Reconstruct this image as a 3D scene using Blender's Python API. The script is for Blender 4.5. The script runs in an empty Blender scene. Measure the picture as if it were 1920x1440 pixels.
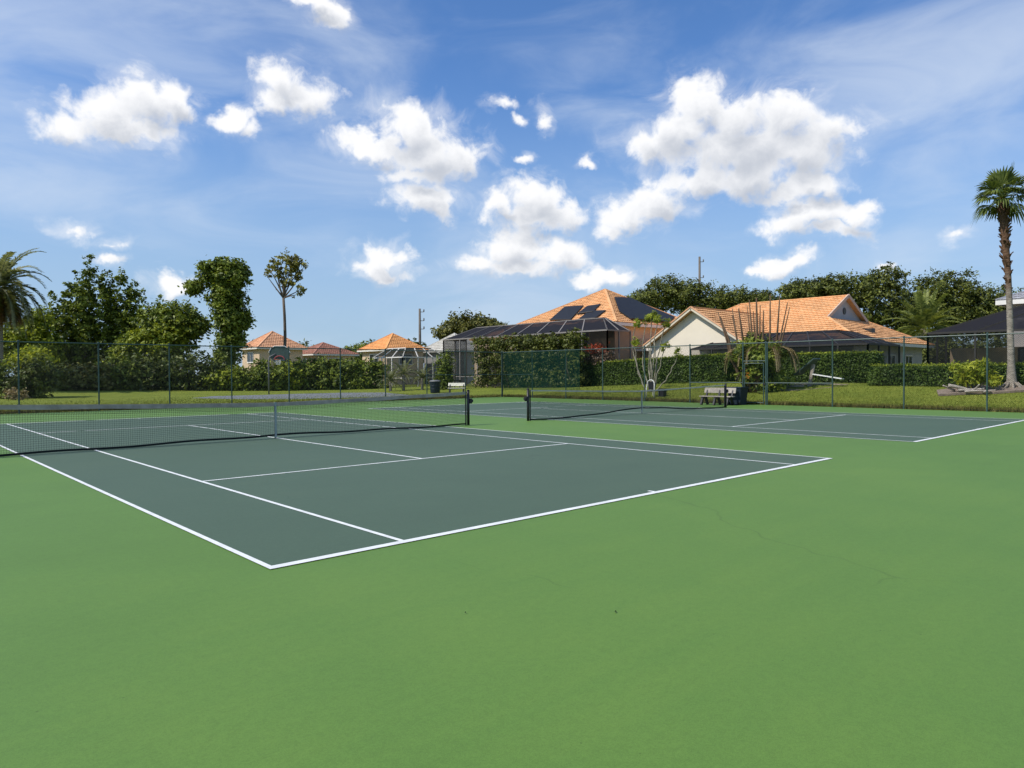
import bpy, math, random
import numpy as np
from mathutils import Vector, Matrix
random.seed(7); RNG = np.random.default_rng(11)
SC = bpy.context.scene; COL = SC.collection
R = math.radians

# ------------------------------------------------------------------ camera
CAM_LOC = (-2.5587, -5.7314, 1.6276); YAW, PITCH, ROLL, FPX = 0.7481, -0.0146, -0.005, 1341.85
_F = Vector((math.sin(YAW)*math.cos(PITCH), math.cos(YAW)*math.cos(PITCH), math.sin(PITCH)))
_R = Vector((math.cos(YAW), -math.sin(YAW), 0)); _U = _R.cross(_F)
_R2 = _R*math.cos(ROLL) + _U*math.sin(ROLL); _U2 = -_R*math.sin(ROLL) + _U*math.cos(ROLL)
cam = bpy.data.cameras.new('camera'); cam.sensor_width = 36; cam.lens = 36*FPX/1920; cam.clip_end = 6000
co = bpy.data.objects.new('camera', cam); COL.objects.link(co); SC.camera = co
co.matrix_world = Matrix(((_R2.x, _U2.x, -_F.x, CAM_LOC[0]), (_R2.y, _U2.y, -_F.y, CAM_LOC[1]), (_R2.z, _U2.z, -_F.z, CAM_LOC[2]), (0, 0, 0, 1)))

# ------------------------------------------------------------------ light, exposure
SUN_AZ, SUN_EL = R(-70), R(48)
sd = Vector((math.sin(SUN_AZ)*math.cos(SUN_EL), math.cos(SUN_AZ)*math.cos(SUN_EL), math.sin(SUN_EL)))
sun = bpy.data.lights.new('sun', 'SUN'); sun.energy = 4.7; sun.angle = R(.53); sun.color = (1, .95, .87)
so = bpy.data.objects.new('sun', sun); COL.objects.link(so); so.rotation_euler = sd.to_track_quat('Z', 'Y').to_euler()
SC.view_settings.view_transform = 'Standard'; SC.view_settings.look = 'None'
SC.view_settings.exposure = 0; SC.view_settings.gamma = 1; SC.view_settings.use_curve_mapping = False
SC.cycles.max_bounces = 6; SC.cycles.transparent_max_bounces = 24; SC.cycles.diffuse_bounces = 3

# ------------------------------------------------------------------ sky
world = bpy.data.worlds.new('World'); SC.world = world; world.use_nodes = True
NT = world.node_tree; NT.nodes.clear()
class G:
    """tiny helper for building node graphs"""
    def __init__(s, nt): s.nt = nt
    def n(s, t, **kw):
        x = s.nt.nodes.new(t)
        for k, v in kw.items(): setattr(x, k, v)
        return x
    def put(s, sock, v):
        if isinstance(v, bpy.types.NodeSocket): s.nt.links.new(v, sock)
        elif v is not None: sock.default_value = v
    def m(s, op, a, b=None, c=None, clamp=False):
        x = s.n('ShaderNodeMath', operation=op, use_clamp=clamp)
        for i, v in enumerate((a, b, c)): s.put(x.inputs[i], v)
        return x.outputs[0]
    def v(s, op, a, b=None, scale=None):
        x = s.n('ShaderNodeVectorMath', operation=op); s.put(x.inputs[0], a); s.put(x.inputs[1], b)
        if scale is not None: s.put(x.inputs['Scale'], scale)
        return x.outputs['Value'] if op in ('LENGTH', 'DOT_PRODUCT') else x.outputs[0]
    def noise(s, vec, scale, detail=4, rough=.5, dist=0, out='Fac'):
        x = s.n('ShaderNodeTexNoise'); s.put(x.inputs['Vector'], vec); x.inputs['Scale'].default_value = scale
        x.inputs['Detail'].default_value = detail; x.inputs['Roughness'].default_value = rough; x.inputs['Distortion'].default_value = dist
        return x.outputs[out]
    def step(s, v, lo, hi, a=0., b=1.):
        x = s.n('ShaderNodeMapRange', interpolation_type='SMOOTHSTEP')
        for i, q in enumerate((v, lo, hi, a, b)): s.put(x.inputs[i], q)
        return x.outputs[0]
    def mix(s, f, a, b, blend='MIX'):
        x = s.n('ShaderNodeMix', data_type='RGBA', blend_type=blend); s.put(x.inputs['Factor'], f); s.put(x.inputs['A'], a); s.put(x.inputs['B'], b)
        return x.outputs['Result']
    def ramp(s, f, stops):
        x = s.n('ShaderNodeValToRGB'); s.put(x.inputs[0], f); e = x.color_ramp.elements
        while len(e) < len(stops): e.new(.5)
        for i, (p, c) in enumerate(stops): e[i].position = p; e[i].color = (*c, 1)
        return x.outputs[0]
g = G(NT)
sky = g.n('ShaderNodeTexSky', sky_type='NISHITA', sun_disc=False, sun_elevation=SUN_EL, sun_rotation=SUN_AZ, altitude=0, air_density=1.0, dust_density=.3, ozone_density=1.6)
tc = g.n('ShaderNodeTexCoord').outputs['Generated']
d = g.v('NORMALIZE', tc)
sx = g.n('ShaderNodeSeparateXYZ'); g.put(sx.inputs[0], d)
az = g.m('ARCTAN2', sx.outputs[0], sx.outputs[1])
el = g.m('ARCSINE', sx.outputs[2])
cx = g.n('ShaderNodeCombineXYZ'); g.put(cx.inputs[0], az); g.put(cx.inputs[1], el); P = cx.outputs[0]
w1 = g.v('SCALE', g.v('SUBTRACT', g.noise(d, 11, 2, .55, out='Color'), (.5, .5, .5)), scale=.055)
w2 = g.v('SCALE', g.v('SUBTRACT', g.noise(d, 48, 3, .6, out='Color'), (.5, .5, .5)), scale=.022)
PW = g.v('MULTIPLY', g.v('ADD', g.v('ADD', P, w1), w2), (1, 1, 0))
fbm = g.m('SUBTRACT', g.noise(d, 30, 6, .57, .35), .5)
wisp = g.m('SUBTRACT', g.noise(g.v('MULTIPLY', d, (1, 1, 1.5)), 17, 6, .6, .8), .52)
# cumulus: azimuth, elevation, half width, half height of each puff (radians)
PUFFS = [(.2032,.2893,.0343,.015),(.2393,.3066,.0452,.0233),(.28,.3275,.0373,.0269),(.313,.3335,.0278,.0213),(.2534,.294,.0653,.0142),(.3785,.3191,.0234,.0136),(.4011,.3071,.0225,.0126),(.4417,.372,.0313,.0265),(.4686,.353,.0457,.0235),(.4314,.3476,.0284,.0185),(.4731,.459,.0311,.0102),(.4985,.4478,.0294,.0138),(.6062,.3232,.0527,.0286),(.5557,.3058,.0432,.0144),(.6315,.2955,.0678,.0279),(.6756,.2884,.0296,.0215),(.6131,.27,.044,.0149),(.6238,.2428,.0515,.0193),(.6421,.2272,.0236,.0153),(.7389,.3584,.0296,.0129),(.7648,.3387,.0148,.0098),(.8018,.3381,.0192,.0221),(.779,.2319,.0459,.0278),(.7345,.2231,.0267,.0182),(.816,.2166,.0295,.021),(.7789,.2087,.0555,.0141),(.749,.1732,.049,.0229),(.7044,.1552,.0334,.0173),(.8084,.1618,.0428,.0215),(.7638,.1493,.083,.0145),(.5738,.1551,.0334,.0185),(.5579,.1426,.0317,.0157),(.5758,.1351,.04,.01),(1.0037,.3402,.0425,.0325),(1.0516,.3212,.066,.0344),(1.1176,.3096,.0443,.0339),(1.1651,.2933,.0318,.0282),(.9701,.3087,.0523,.0297),(1.0583,.284,.1191,.0384),(1.1305,.2736,.0622,.029),(1.065,.2507,.0782,.0236),(.9366,.2964,.0285,.0224),(.9543,.2313,.0492,.0245),(.9054,.2161,.0403,.0208),(.8894,.1992,.0304,.0126),(1.0036,.2453,.048,.0188),(1.1496,.2332,.042,.0167),(1.1177,.2258,.0268,.0105),(1.1433,.1947,.0435,.021),(1.1177,.1868,.0319,.0173),(1.1928,.1935,.0345,.0154),(1.1684,.1742,.0496,.0105),(1.1113,.1414,.0295,.0122),(1.0883,.1345,.0223,.0082),(.8892,.1314,.0362,.0144),(.8599,.1247,.0264,.0102),(.8553,.2745,.019,.0088),(1.3122,.1552,.023,.0104),(1.2374,.1388,.0206,.009),(.2017,.1737,.0253,.011),(.2461,.1653,.0266,.0082),(.2413,.1459,.03,.0101),(.3075,.1176,.0246,.0132),(.7682,.2906,.0178,.0095)]
rr = random.Random(5)
for k in range(16):          # the same kind of cloud goes on round the rest of the sky
    a0 = 1.85 + 3.9*(k + rr.random()*.6)/16; e0 = rr.uniform(.14, .7); s0 = rr.uniform(.6, 1.5)
    PUFFS.append((a0, e0, .075*s0, .034*s0)); PUFFS.append((a0 + .06*s0, e0 - .012*s0, .06*s0, .026*s0))
PUFFS = [(a if abs(a) < math.pi else a - 2*math.pi, e, ra, re) for a, e, ra, re in PUFFS]
# cirrus: long soft streaks, thicker in some banks
mp = g.n('ShaderNodeMapping'); g.put(mp.inputs[0], P); mp.inputs['Rotation'].default_value = (0, 0, R(-17)); mp.inputs['Scale'].default_value = (2.8, 8, 1)
cir = g.noise(mp.outputs[0], 1.5, 6, .55, .7)
bank = g.noise(P, 2.1, 1, .5)
for (a, e, ra, re, s) in ((.19, .37, .30, .085, .30), (1.25, .345, .36, .11, .26), (.2, .215, .3, .07, .22), (.88, .34, .13, .1, .10)):
    q = g.v('LENGTH', g.v('MULTIPLY', g.v('SUBTRACT', P, (a, e, 0)), (1/ra, 1/re, 0)))
    bank = g.m('ADD', bank, g.m('MULTIPLY', g.step(q, 1.2, .0), s))
cirf = g.m('MULTIPLY', g.step(g.m('ADD', cir, g.m('MULTIPLY', g.m('SUBTRACT', bank, .5), 1.0)), .34, 1.0), .62)
c1 = g.mix(1., sky.outputs[0], (.80, 1.16, 1.60, 1), 'MULTIPLY')
c1 = g.mix(g.step(el, .42, .02, 0, .82), c1, (4.0, 5.4, 7.1, 1))      # pale bright air towards the horizon
c2 = g.mix(cirf, c1, (7.0, 7.9, 9.2, 1))
def bgnode(c):
    x = g.n('ShaderNodeBackground'); g.put(x.inputs[0], c); x.inputs[1].default_value = .1; return x.outputs[0]
def make_puff():
    """node group: one puff of cloud joined to those before it, seen straight and from a little nearer the sun"""
    t = bpy.data.node_groups.new('cloud_puff', 'ShaderNodeTree'); h = G(t)
    for n_, ty in (('P', 'NodeSocketVector'), ('C', 'NodeSocketVector'), ('I', 'NodeSocketVector'), ('F1', 'NodeSocketFloat'), ('F2', 'NodeSocketFloat'), ('K', 'NodeSocketFloat')): t.interface.new_socket(n_, in_out='INPUT', socket_type=ty)
    for n_ in ('F1', 'F2'): t.interface.new_socket(n_, in_out='OUTPUT', socket_type='NodeSocketFloat')
    gi, go = h.n('NodeGroupInput'), h.n('NodeGroupOutput')
    q = h.v('MULTIPLY', h.v('SUBTRACT', gi.outputs[0], gi.outputs[1]), gi.outputs[2])
    q2 = h.v('ADD', q, h.v('MULTIPLY', gi.outputs[2], (-.009, .021, 0)))
    for i, x in enumerate((q, q2)): h.put(go.inputs[i], h.m('SMOOTH_MAX', gi.outputs[3 + i], h.m('SUBTRACT', gi.outputs[5], h.v('LENGTH', x)), .18))
    return t
PUFF = make_puff()
THIN = {(.7389, .3584), (.7648, .3387), (.8018, .3381), (.8553, .2745), (.7682, .2906), (.4011, .3071), (.2017, .1737), (.2461, .1653), (.2413, .1459), (1.3122, .1552), (1.2374, .1388)}   # thin scraps
def clouds(pf):
    F1 = F2 = -9.
    for (a, e, ra, re) in pf:
        x = g.n('ShaderNodeGroup', node_tree=PUFF); g.put(x.inputs[0], PW); x.inputs[1].default_value = (a, e, 0); x.inputs[2].default_value = (1/(ra*1.24), 1/(re*1.33), 0)
        x.inputs[5].default_value = .62 if (a, e) in THIN else .97; g.put(x.inputs[3], F1); g.put(x.inputs[4], F2); F1, F2 = x.outputs
    dens = g.step(g.m('ADD', F1, g.m('MULTIPLY', fbm, 1.65)), -.04, .58)
    dens = g.m('MAXIMUM', dens, g.m('MULTIPLY', g.step(g.m('ADD', F1, g.m('MULTIPLY', wisp, 2.6)), -.35, .9), .5))
    shade = g.step(g.m('ADD', F2, g.m('MULTIPLY', fbm, .9)), .05, 1.1)
    return g.mix(g.m('MULTIPLY', dens, .97), c2, g.mix(shade, (10.3, 10.3, 10.4, 1), (5.7, 6.05, 6.75, 1)))
EDG = [-math.pi, -2.3, -1.4, -.6, .07, .3, .43, .56, .67, .8, .93, 1.04, 1.15, 1.27, 1.5, 2.3, math.pi]
base_bg = bgnode(c2)
def tree_(i, j):              # a binary choice by azimuth, so that each direction meets only its own clouds
    if j - i == 1:
        pf = [p for p in PUFFS if p[0] + p[2]*1.45 + .03 > EDG[i] and p[0] - p[2]*1.45 - .03 < EDG[j]]
        return bgnode(clouds(pf)) if pf else base_bg
    k = (i + j)//2; mx = g.n('ShaderNodeMixShader'); g.put(mx.inputs[0], g.m('GREATER_THAN', az, EDG[k]))
    g.put(mx.inputs[1], tree_(i, k)); g.put(mx.inputs[2], tree_(k, j)); return mx.outputs[0]
top = g.n('ShaderNodeMixShader'); g.put(top.inputs[0], g.m('GREATER_THAN', el, .07)); g.put(top.inputs[1], base_bg); g.put(top.inputs[2], tree_(0, len(EDG) - 1))
wo = g.n('ShaderNodeOutputWorld'); g.put(wo.inputs[0], top.outputs[0])
world.cycles.sampling_method = 'MANUAL'; world.cycles.sample_map_resolution = 512

# ------------------------------------------------------------------ materials
def lin(c): return tuple(((x/255)/12.92 if x/255 <= .04045 else ((x/255 + .055)/1.055)**2.4) for x in c)
def new_mat(name):
    m = bpy.data.materials.new(name); m.use_nodes = True; nt = m.node_tree
    return m, G(nt), nt.nodes['Principled BSDF']
def mat(name, col, rough=.7, var=.12, scale=3., metal=0, bump=0, bscale=60, spec=.3, island=0):
    m, q, b = new_mat(name)
    geo = q.n('ShaderNodeNewGeometry'); pos = q.n('ShaderNodeTexCoord').outputs['Object']
    f = q.noise(pos, scale, 5, .6)
    lo = tuple(c*(1 - var) for c in col); hi = tuple(min(1, c*(1 + var)) for c in col)
    c = q.ramp(f, [(.3, lo), (.7, hi)])
    if island:
        k = q.m('ADD', q.m('MULTIPLY', geo.outputs['Random Per Island'], 2*island), 1 - island)
        vm = q.n('ShaderNodeVectorMath', operation='SCALE'); q.put(vm.inputs[0], c); q.put(vm.inputs['Scale'], k); c = vm.outputs[0]
    q.put(b.inputs['Base Color'], c); b.inputs['Roughness'].default_value = rough; b.inputs['Metallic'].default_value = metal
    b.inputs['Specular IOR Level'].default_value = spec
    if bump:
        bn = q.n('ShaderNodeBump'); bn.inputs['Strength'].default_value = bump; bn.inputs['Distance'].default_value = .02
        q.put(bn.inputs['Height'], q.noise(pos, bscale, 4, .6)); q.put(b.inputs['Normal'], bn.outputs[0])
    return m
def leaf_mat(name, dark, light, trans=.3, rough=.5, spec=.22, big=.35):
    m, q, b = new_mat(name); nt = m.node_tree
    geo = q.n('ShaderNodeNewGeometry'); pos = q.n('ShaderNodeTexCoord').outputs['Object']
    f = q.m('ADD', q.m('MULTIPLY', geo.outputs['Random Per Island'], .5), q.m('MULTIPLY', q.step(q.noise(pos, big*3.2, 3, .55), .3, .7), .5))
    c = q.ramp(f, [(.12, dark), (.85, light)])
    q.put(b.inputs['Base Color'], c); b.inputs['Roughness'].default_value = rough; b.inputs['Specular IOR Level'].default_value = spec
    t = q.n('ShaderNodeBsdfTranslucent'); q.put(t.inputs[0], q.mix(1., c, (1.15, 1.1, .6, 1), 'MULTIPLY'))
    mx = q.n('ShaderNodeMixShader'); mx.inputs[0].default_value = trans
    q.put(mx.inputs[1], b.outputs[0]); q.put(mx.inputs[2], t.outputs[0]); q.put(nt.nodes['Material Output'].inputs[0], mx.outputs[0])
    return m
def screen_mat(name, col, solid):
    m, q, b = new_mat(name); nt = m.node_tree
    b.inputs['Base Color'].default_value = (*col, 1); b.inputs['Roughness'].default_value = .8; b.inputs['Specular IOR Level'].default_value = .1
    t = q.n('ShaderNodeBsdfTransparent'); mx = q.n('ShaderNodeMixShader')
    pos = q.n('ShaderNodeTexCoord').outputs['Object']
    q.put(mx.inputs[0], q.step(q.noise(pos, .8, 3, .5), .2, .8, solid - .06, solid + .06))
    q.put(mx.inputs[1], t.outputs[0]); q.put(mx.inputs[2], b.outputs[0]); q.put(nt.nodes['Material Output'].inputs[0], mx.outputs[0])
    return m
def court_mat(name, base, blotch, grain):
    """acrylic sports coating: faint roller marks, worn blotches, sandy grain, hairline cracks"""
    m, q, b = new_mat(name); pos = q.n('ShaderNodeTexCoord').outputs['Object']
    big = q.noise(pos, .16, 4, .55); mid = q.noise(pos, .9, 5, .6, .4)
    mp = q.n('ShaderNodeMapping'); q.put(mp.inputs[0], pos); mp.inputs['Scale'].default_value = (.25, 4, 1); mp.inputs['Rotation'].default_value = (0, 0, R(47))
    roll = q.noise(mp.outputs[0], 1.2, 4, .6)
    gr = q.m('ADD', q.m('MULTIPLY', q.noise(pos, 190, 2, .6), .45), q.m('ADD', q.m('MULTIPLY', q.noise(pos, 62, 3, .7), .35), q.m('MULTIPLY', q.noise(pos, 17, 3, .65), .2)))
    f = q.m('ADD', q.m('MULTIPLY', big, .5), q.m('ADD', q.m('MULTIPLY', mid, .32), q.m('MULTIPLY', roll, .18)))
    c = q.ramp(f, [(.32, tuple(x*(1 - blotch) for x in base)), (.5, base), (.68, (base[0]*(1 + blotch*1.5), base[1]*(1 + blotch*.8), base[2]*(1 + blotch*.6)))])
    k = q.step(gr, .36, .64, 1 - grain, 1 + grain)
    vm = q.n('ShaderNodeVectorMath', operation='SCALE'); q.put(vm.inputs[0], c); q.put(vm.inputs['Scale'], k)
    vo = q.n('ShaderNodeTexVoronoi', feature='DISTANCE_TO_EDGE'); vo.inputs['Scale'].default_value = .11
    q.put(vo.inputs['Vector'], q.v('ADD', pos, q.v('SCALE', q.noise(pos, .5, 3, .5, out='Color'), scale=1.3)))
    gate = q.step(q.noise(pos, .33, 2, .5), .52, .62)
    crack = q.m('MULTIPLY', q.m('MULTIPLY', q.step(vo.outputs['Distance'], .0016, .0004), gate), .26)
    spot = q.m('MULTIPLY', q.step(q.noise(pos, 26, 1, .3), .80, .84), .5)
    c = q.mix(q.m('MAXIMUM', crack, spot), vm.outputs[0], tuple(x*.35 for x in base) + (1,))
    q.put(b.inputs['Base Color'], c); b.inputs['Roughness'].default_value = .62; b.inputs['Specular IOR Level'].default_value = .35
    bn = q.n('ShaderNodeBump'); bn.inputs['Strength'].default_value = .25; bn.inputs['Distance'].default_value = .004
    q.put(bn.inputs['Height'], gr); q.put(b.inputs['Normal'], bn.outputs[0])
    return m
def lawn_mat(name):
    m, q, b = new_mat(name); pos = q.n('ShaderNodeTexCoord').outputs['Object']
    f = q.m('ADD', q.m('MULTIPLY', q.noise(pos, .35, 4, .6), .5), q.m('MULTIPLY', q.noise(pos, 4.5, 5, .7), .5))
    c = q.ramp(f, [(.3, (.10, .135, .022)), (.5, (.165, .20, .028)), (.72, (.25, .265, .05))])
    q.put(b.inputs['Base Color'], c); b.inputs['Roughness'].default_value = .9; b.inputs['Specular IOR Level'].default_value = .1
    bn = q.n('ShaderNodeBump'); bn.inputs['Strength'].default_value = .9; bn.inputs['Distance'].default_value = .06
    q.put(bn.inputs['Height'], q.noise(pos, 16, 4, .7)); q.put(b.inputs['Normal'], bn.outputs[0])
    return m
def bark_mat(name, col, rings=0.):
    m, q, b = new_mat(name); pos = q.n('ShaderNodeTexCoord').outputs['Object']
    mp = q.n('ShaderNodeMapping'); q.put(mp.inputs[0], pos); mp.inputs['Scale'].default_value = (1, 1, rings if rings else .35)
    f = q.noise(mp.outputs[0], 5, 6, .65)
    c = q.ramp(f, [(.3, tuple(x*.5 for x in col)), (.65, tuple(x*1.25 for x in col))])
    q.put(b.inputs['Base Color'], c); b.inputs['Roughness'].default_value = .9; b.inputs['Specular IOR Level'].default_value = .1
    bn = q.n('ShaderNodeBump'); bn.inputs['Strength'].default_value = .8; bn.inputs['Distance'].default_value = .05
    q.put(bn.inputs['Height'], f); q.put(b.inputs['Normal'], bn.outputs[0])
    return m
M = {}
M['court_green'] = court_mat('court_green', (.097, .190, .031), .12, .16)
M['court_grey'] = court_mat('court_grey', (.064, .105, .061), .10, .13)
M['line'] = mat('line_paint', (.70, .71, .68), .65, .12, 5)
M['lawn'] = lawn_mat('lawn')
M['blade'] = leaf_mat('grass_blade', (.10, .13, .02), (.29, .31, .06), .3, .6, .1, .5)
M['fringe'] = leaf_mat('grass_fringe', (.085, .075, .022), (.25, .22, .07), .3, .6, .1, .5)
M['asphalt'] = mat('asphalt', (.17, .18, .19), .9, .2, 1.2, bump=.3, bscale=120)
M['fence'] = mat('fence_green_paint', (.036, .068, .058), .45, .25, 2., spec=.4)
M['wire'] = mat('fence_wire', (.012, .028, .022), .6, .1, 2., spec=.15)
M['windscreen'] = screen_mat('windscreen_cloth', (.004, .032, .024), .40)
M['black_metal'] = mat('black_metal', (.012, .012, .014), .45, .2, 5, spec=.4)
M['net'] = mat('net_cord', (.012, .016, .015), .8, .1, 5)
M['tape_grey'] = mat('net_tape_weathered', (.36, .32, .26), .85, .25, 4)
M['tape_cream'] = mat('net_tape_cream', (.5, .48, .40), .85, .15, 4)
M['strap'] = mat('net_strap', (.30, .36, .33), .8, .15, 8)
M['plank'] = mat('weathered_plank', (.34, .30, .25), .8, .25, 7, bump=.3, bscale=40)
M['cream_plank'] = mat('cream_plank', (.78, .74, .60), .7, .08, 7)
M['navy'] = mat('navy_plastic', (.012, .022, .035), .5, .15, 3)
M['white_tube'] = mat('white_tube', (.74, .74, .70), .4, .06, 5, spec=.5)
M['cream_wall'] = mat('cream_stucco', (.70, .62, .49), .9, .05, .8, bump=.25, bscale=40)
M['tan_wall'] = mat('tan_stucco', (.64, .48, .33), .9, .07, .8, bump=.25, bscale=40)
M['grey_wall'] = mat('grey_stucco', (.42, .41, .40), .9, .06, .8, bump=.25, bscale=40)
M['white_trim'] = mat('white_trim', (.72, .69, .63), .6, .06, 2)
M['cream_trim'] = mat('cream_trim', (.60, .52, .40), .7, .08, 2)
M['pink_trim'] = mat('pink_trim', (.55, .40, .30), .7, .08, 2)
M['tile_orange'] = mat('tile_salmon', (.71, .385, .175), .85, .16, .7, island=.06)
M['tile_bright'] = mat('tile_orange', (.76, .36, .13), .85, .12, .7, island=.06)
M['tile_rose'] = mat('tile_rose', (.66, .35, .19), .85, .12, .7, island=.06)
M['tile_red'] = mat('tile_red', (.40, .19, .13), .85, .12, .7, island=.06)
M['tile_pale'] = mat('tile_pale', (.50, .48, .42), .85, .08, .7, island=.08)
M['tile_slate'] = mat('tile_slate', (.34, .34, .36), .8, .12, .7, island=.15)
M['solar'] = mat('solar_mat_black', (.018, .019, .022), .55, .2, 3, spec=.25)
M['dark_frame'] = mat('bronze_frame', (.03, .026, .022), .5, .15, 3, spec=.4)
M['grey_frame'] = mat('weathered_frame', (.22, .20, .18), .6, .15, 3)
M['screen'] = screen_mat('insect_screen', (.012, .012, .013), .52)
M['screen_roof'] = screen_mat('insect_screen_roof', (.016, .016, .020), .97)
M['screen_light'] = screen_mat('insect_screen_light', (.02, .022, .024), .45)
M['glass'] = mat('window_glass', (.03, .035, .04), .08, .2, 1., spec=.7)
M['pole_grey'] = mat('pole_grey', (.16, .16, .16), .6, .15, 2)
M['wood_pole'] = mat('utility_wood', (.14, .12, .10), .9, .2, 2)
M['board_green'] = mat('backboard_green', (.045, .075, .065), .6, .2, 3)
M['board_red'] = mat('backboard_red', (.30, .07, .07), .6, .2, 5)
M['rim'] = mat('hoop_rim', (.5, .16, .06), .5, .1, 5)
M['white_net'] = mat('hoop_net', (.72, .72, .7), .8, .05, 5)
M['bark'] = bark_mat('bark_brown', (.16, .125, .095))
M['bark_pale'] = bark_mat('bark_pale', (.34, .30, .24))
M['bark_palm'] = bark_mat('bark_palm', (.27, .235, .19), 5.)
M['boot'] = bark_mat('palm_boot', (.11, .065, .04), 3.)
M['stem_pale'] = bark_mat('stem_pale', (.29, .265, .20), 1.)
M['spike'] = bark_mat('dry_spike', (.12, .08, .05), .2)
M['driftwood'] = bark_mat('driftwood', (.36, .32, .27))
M['mulch'] = mat('mulch', (.22, .17, .13), .95, .35, 7, bump=.8, bscale=18)
M['straw'] = leaf_mat('dry_frond', (.20, .14, .07), (.45, .36, .20), .2, .7)
M['brown_frond'] = leaf_mat('dead_frond', (.10, .05, .02), (.30, .17, .06), .2, .7)
M['leaf_dark'] = leaf_mat('leaf_dark', (.032, .055, .010), (.24, .29, .042), .25)
M['leaf_mid'] = leaf_mat('leaf_mid', (.034, .060, .010), (.26, .31, .042), .25)
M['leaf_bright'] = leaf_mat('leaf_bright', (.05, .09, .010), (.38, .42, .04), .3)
M['leaf_olive'] = leaf_mat('leaf_olive', (.045, .055, .013), (.24, .23, .055), .22)
M['leaf_slender'] = leaf_mat('leaf_slender', (.09, .09, .018), (.36, .33, .07), .3)
M['leaf_tallhedge'] = leaf_mat('leaf_tallhedge', (.022, .036, .008), (.15, .165, .03), .2)
M['leaf_black'] = leaf_mat('leaf_deep', (.010, .020, .005), (.14, .17, .028), .15)
M['leaf_oak'] = leaf_mat('leaf_oak', (.020, .035, .008), (.20, .22, .040), .22)
M['leaf_hedge'] = leaf_mat('leaf_hedge', (.018, .042, .008), (.12, .18, .030), .2)
M['leaf_lime'] = leaf_mat('leaf_lime', (.15, .20, .015), (.50, .52, .06), .4)
M['leaf_red'] = leaf_mat('bract_red', (.16, .035, .02), (.55, .13, .07), .3)
M['leaf_bronze'] = leaf_mat('leaf_bronze', (.07, .05, .03), (.25, .16, .11), .25)
M['frond'] = leaf_mat('frond_green', (.045, .075, .018), (.20, .24, .06), .3, .45)
M['frond_grey'] = leaf_mat('frond_greygreen', (.07, .085, .035), (.30, .31, .15), .3, .5)
M['frond_phoenix'] = leaf_mat('frond_phoenix', (.07, .10, .02), (.33, .36, .09), .3, .45)
M['core'] = mat('hedge_core', (.02, .03, .01), .95, .3, 3)
M['flower'] = leaf_mat('orange_bract', (.45, .17, .02), (.75, .42, .06), .3)

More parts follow.
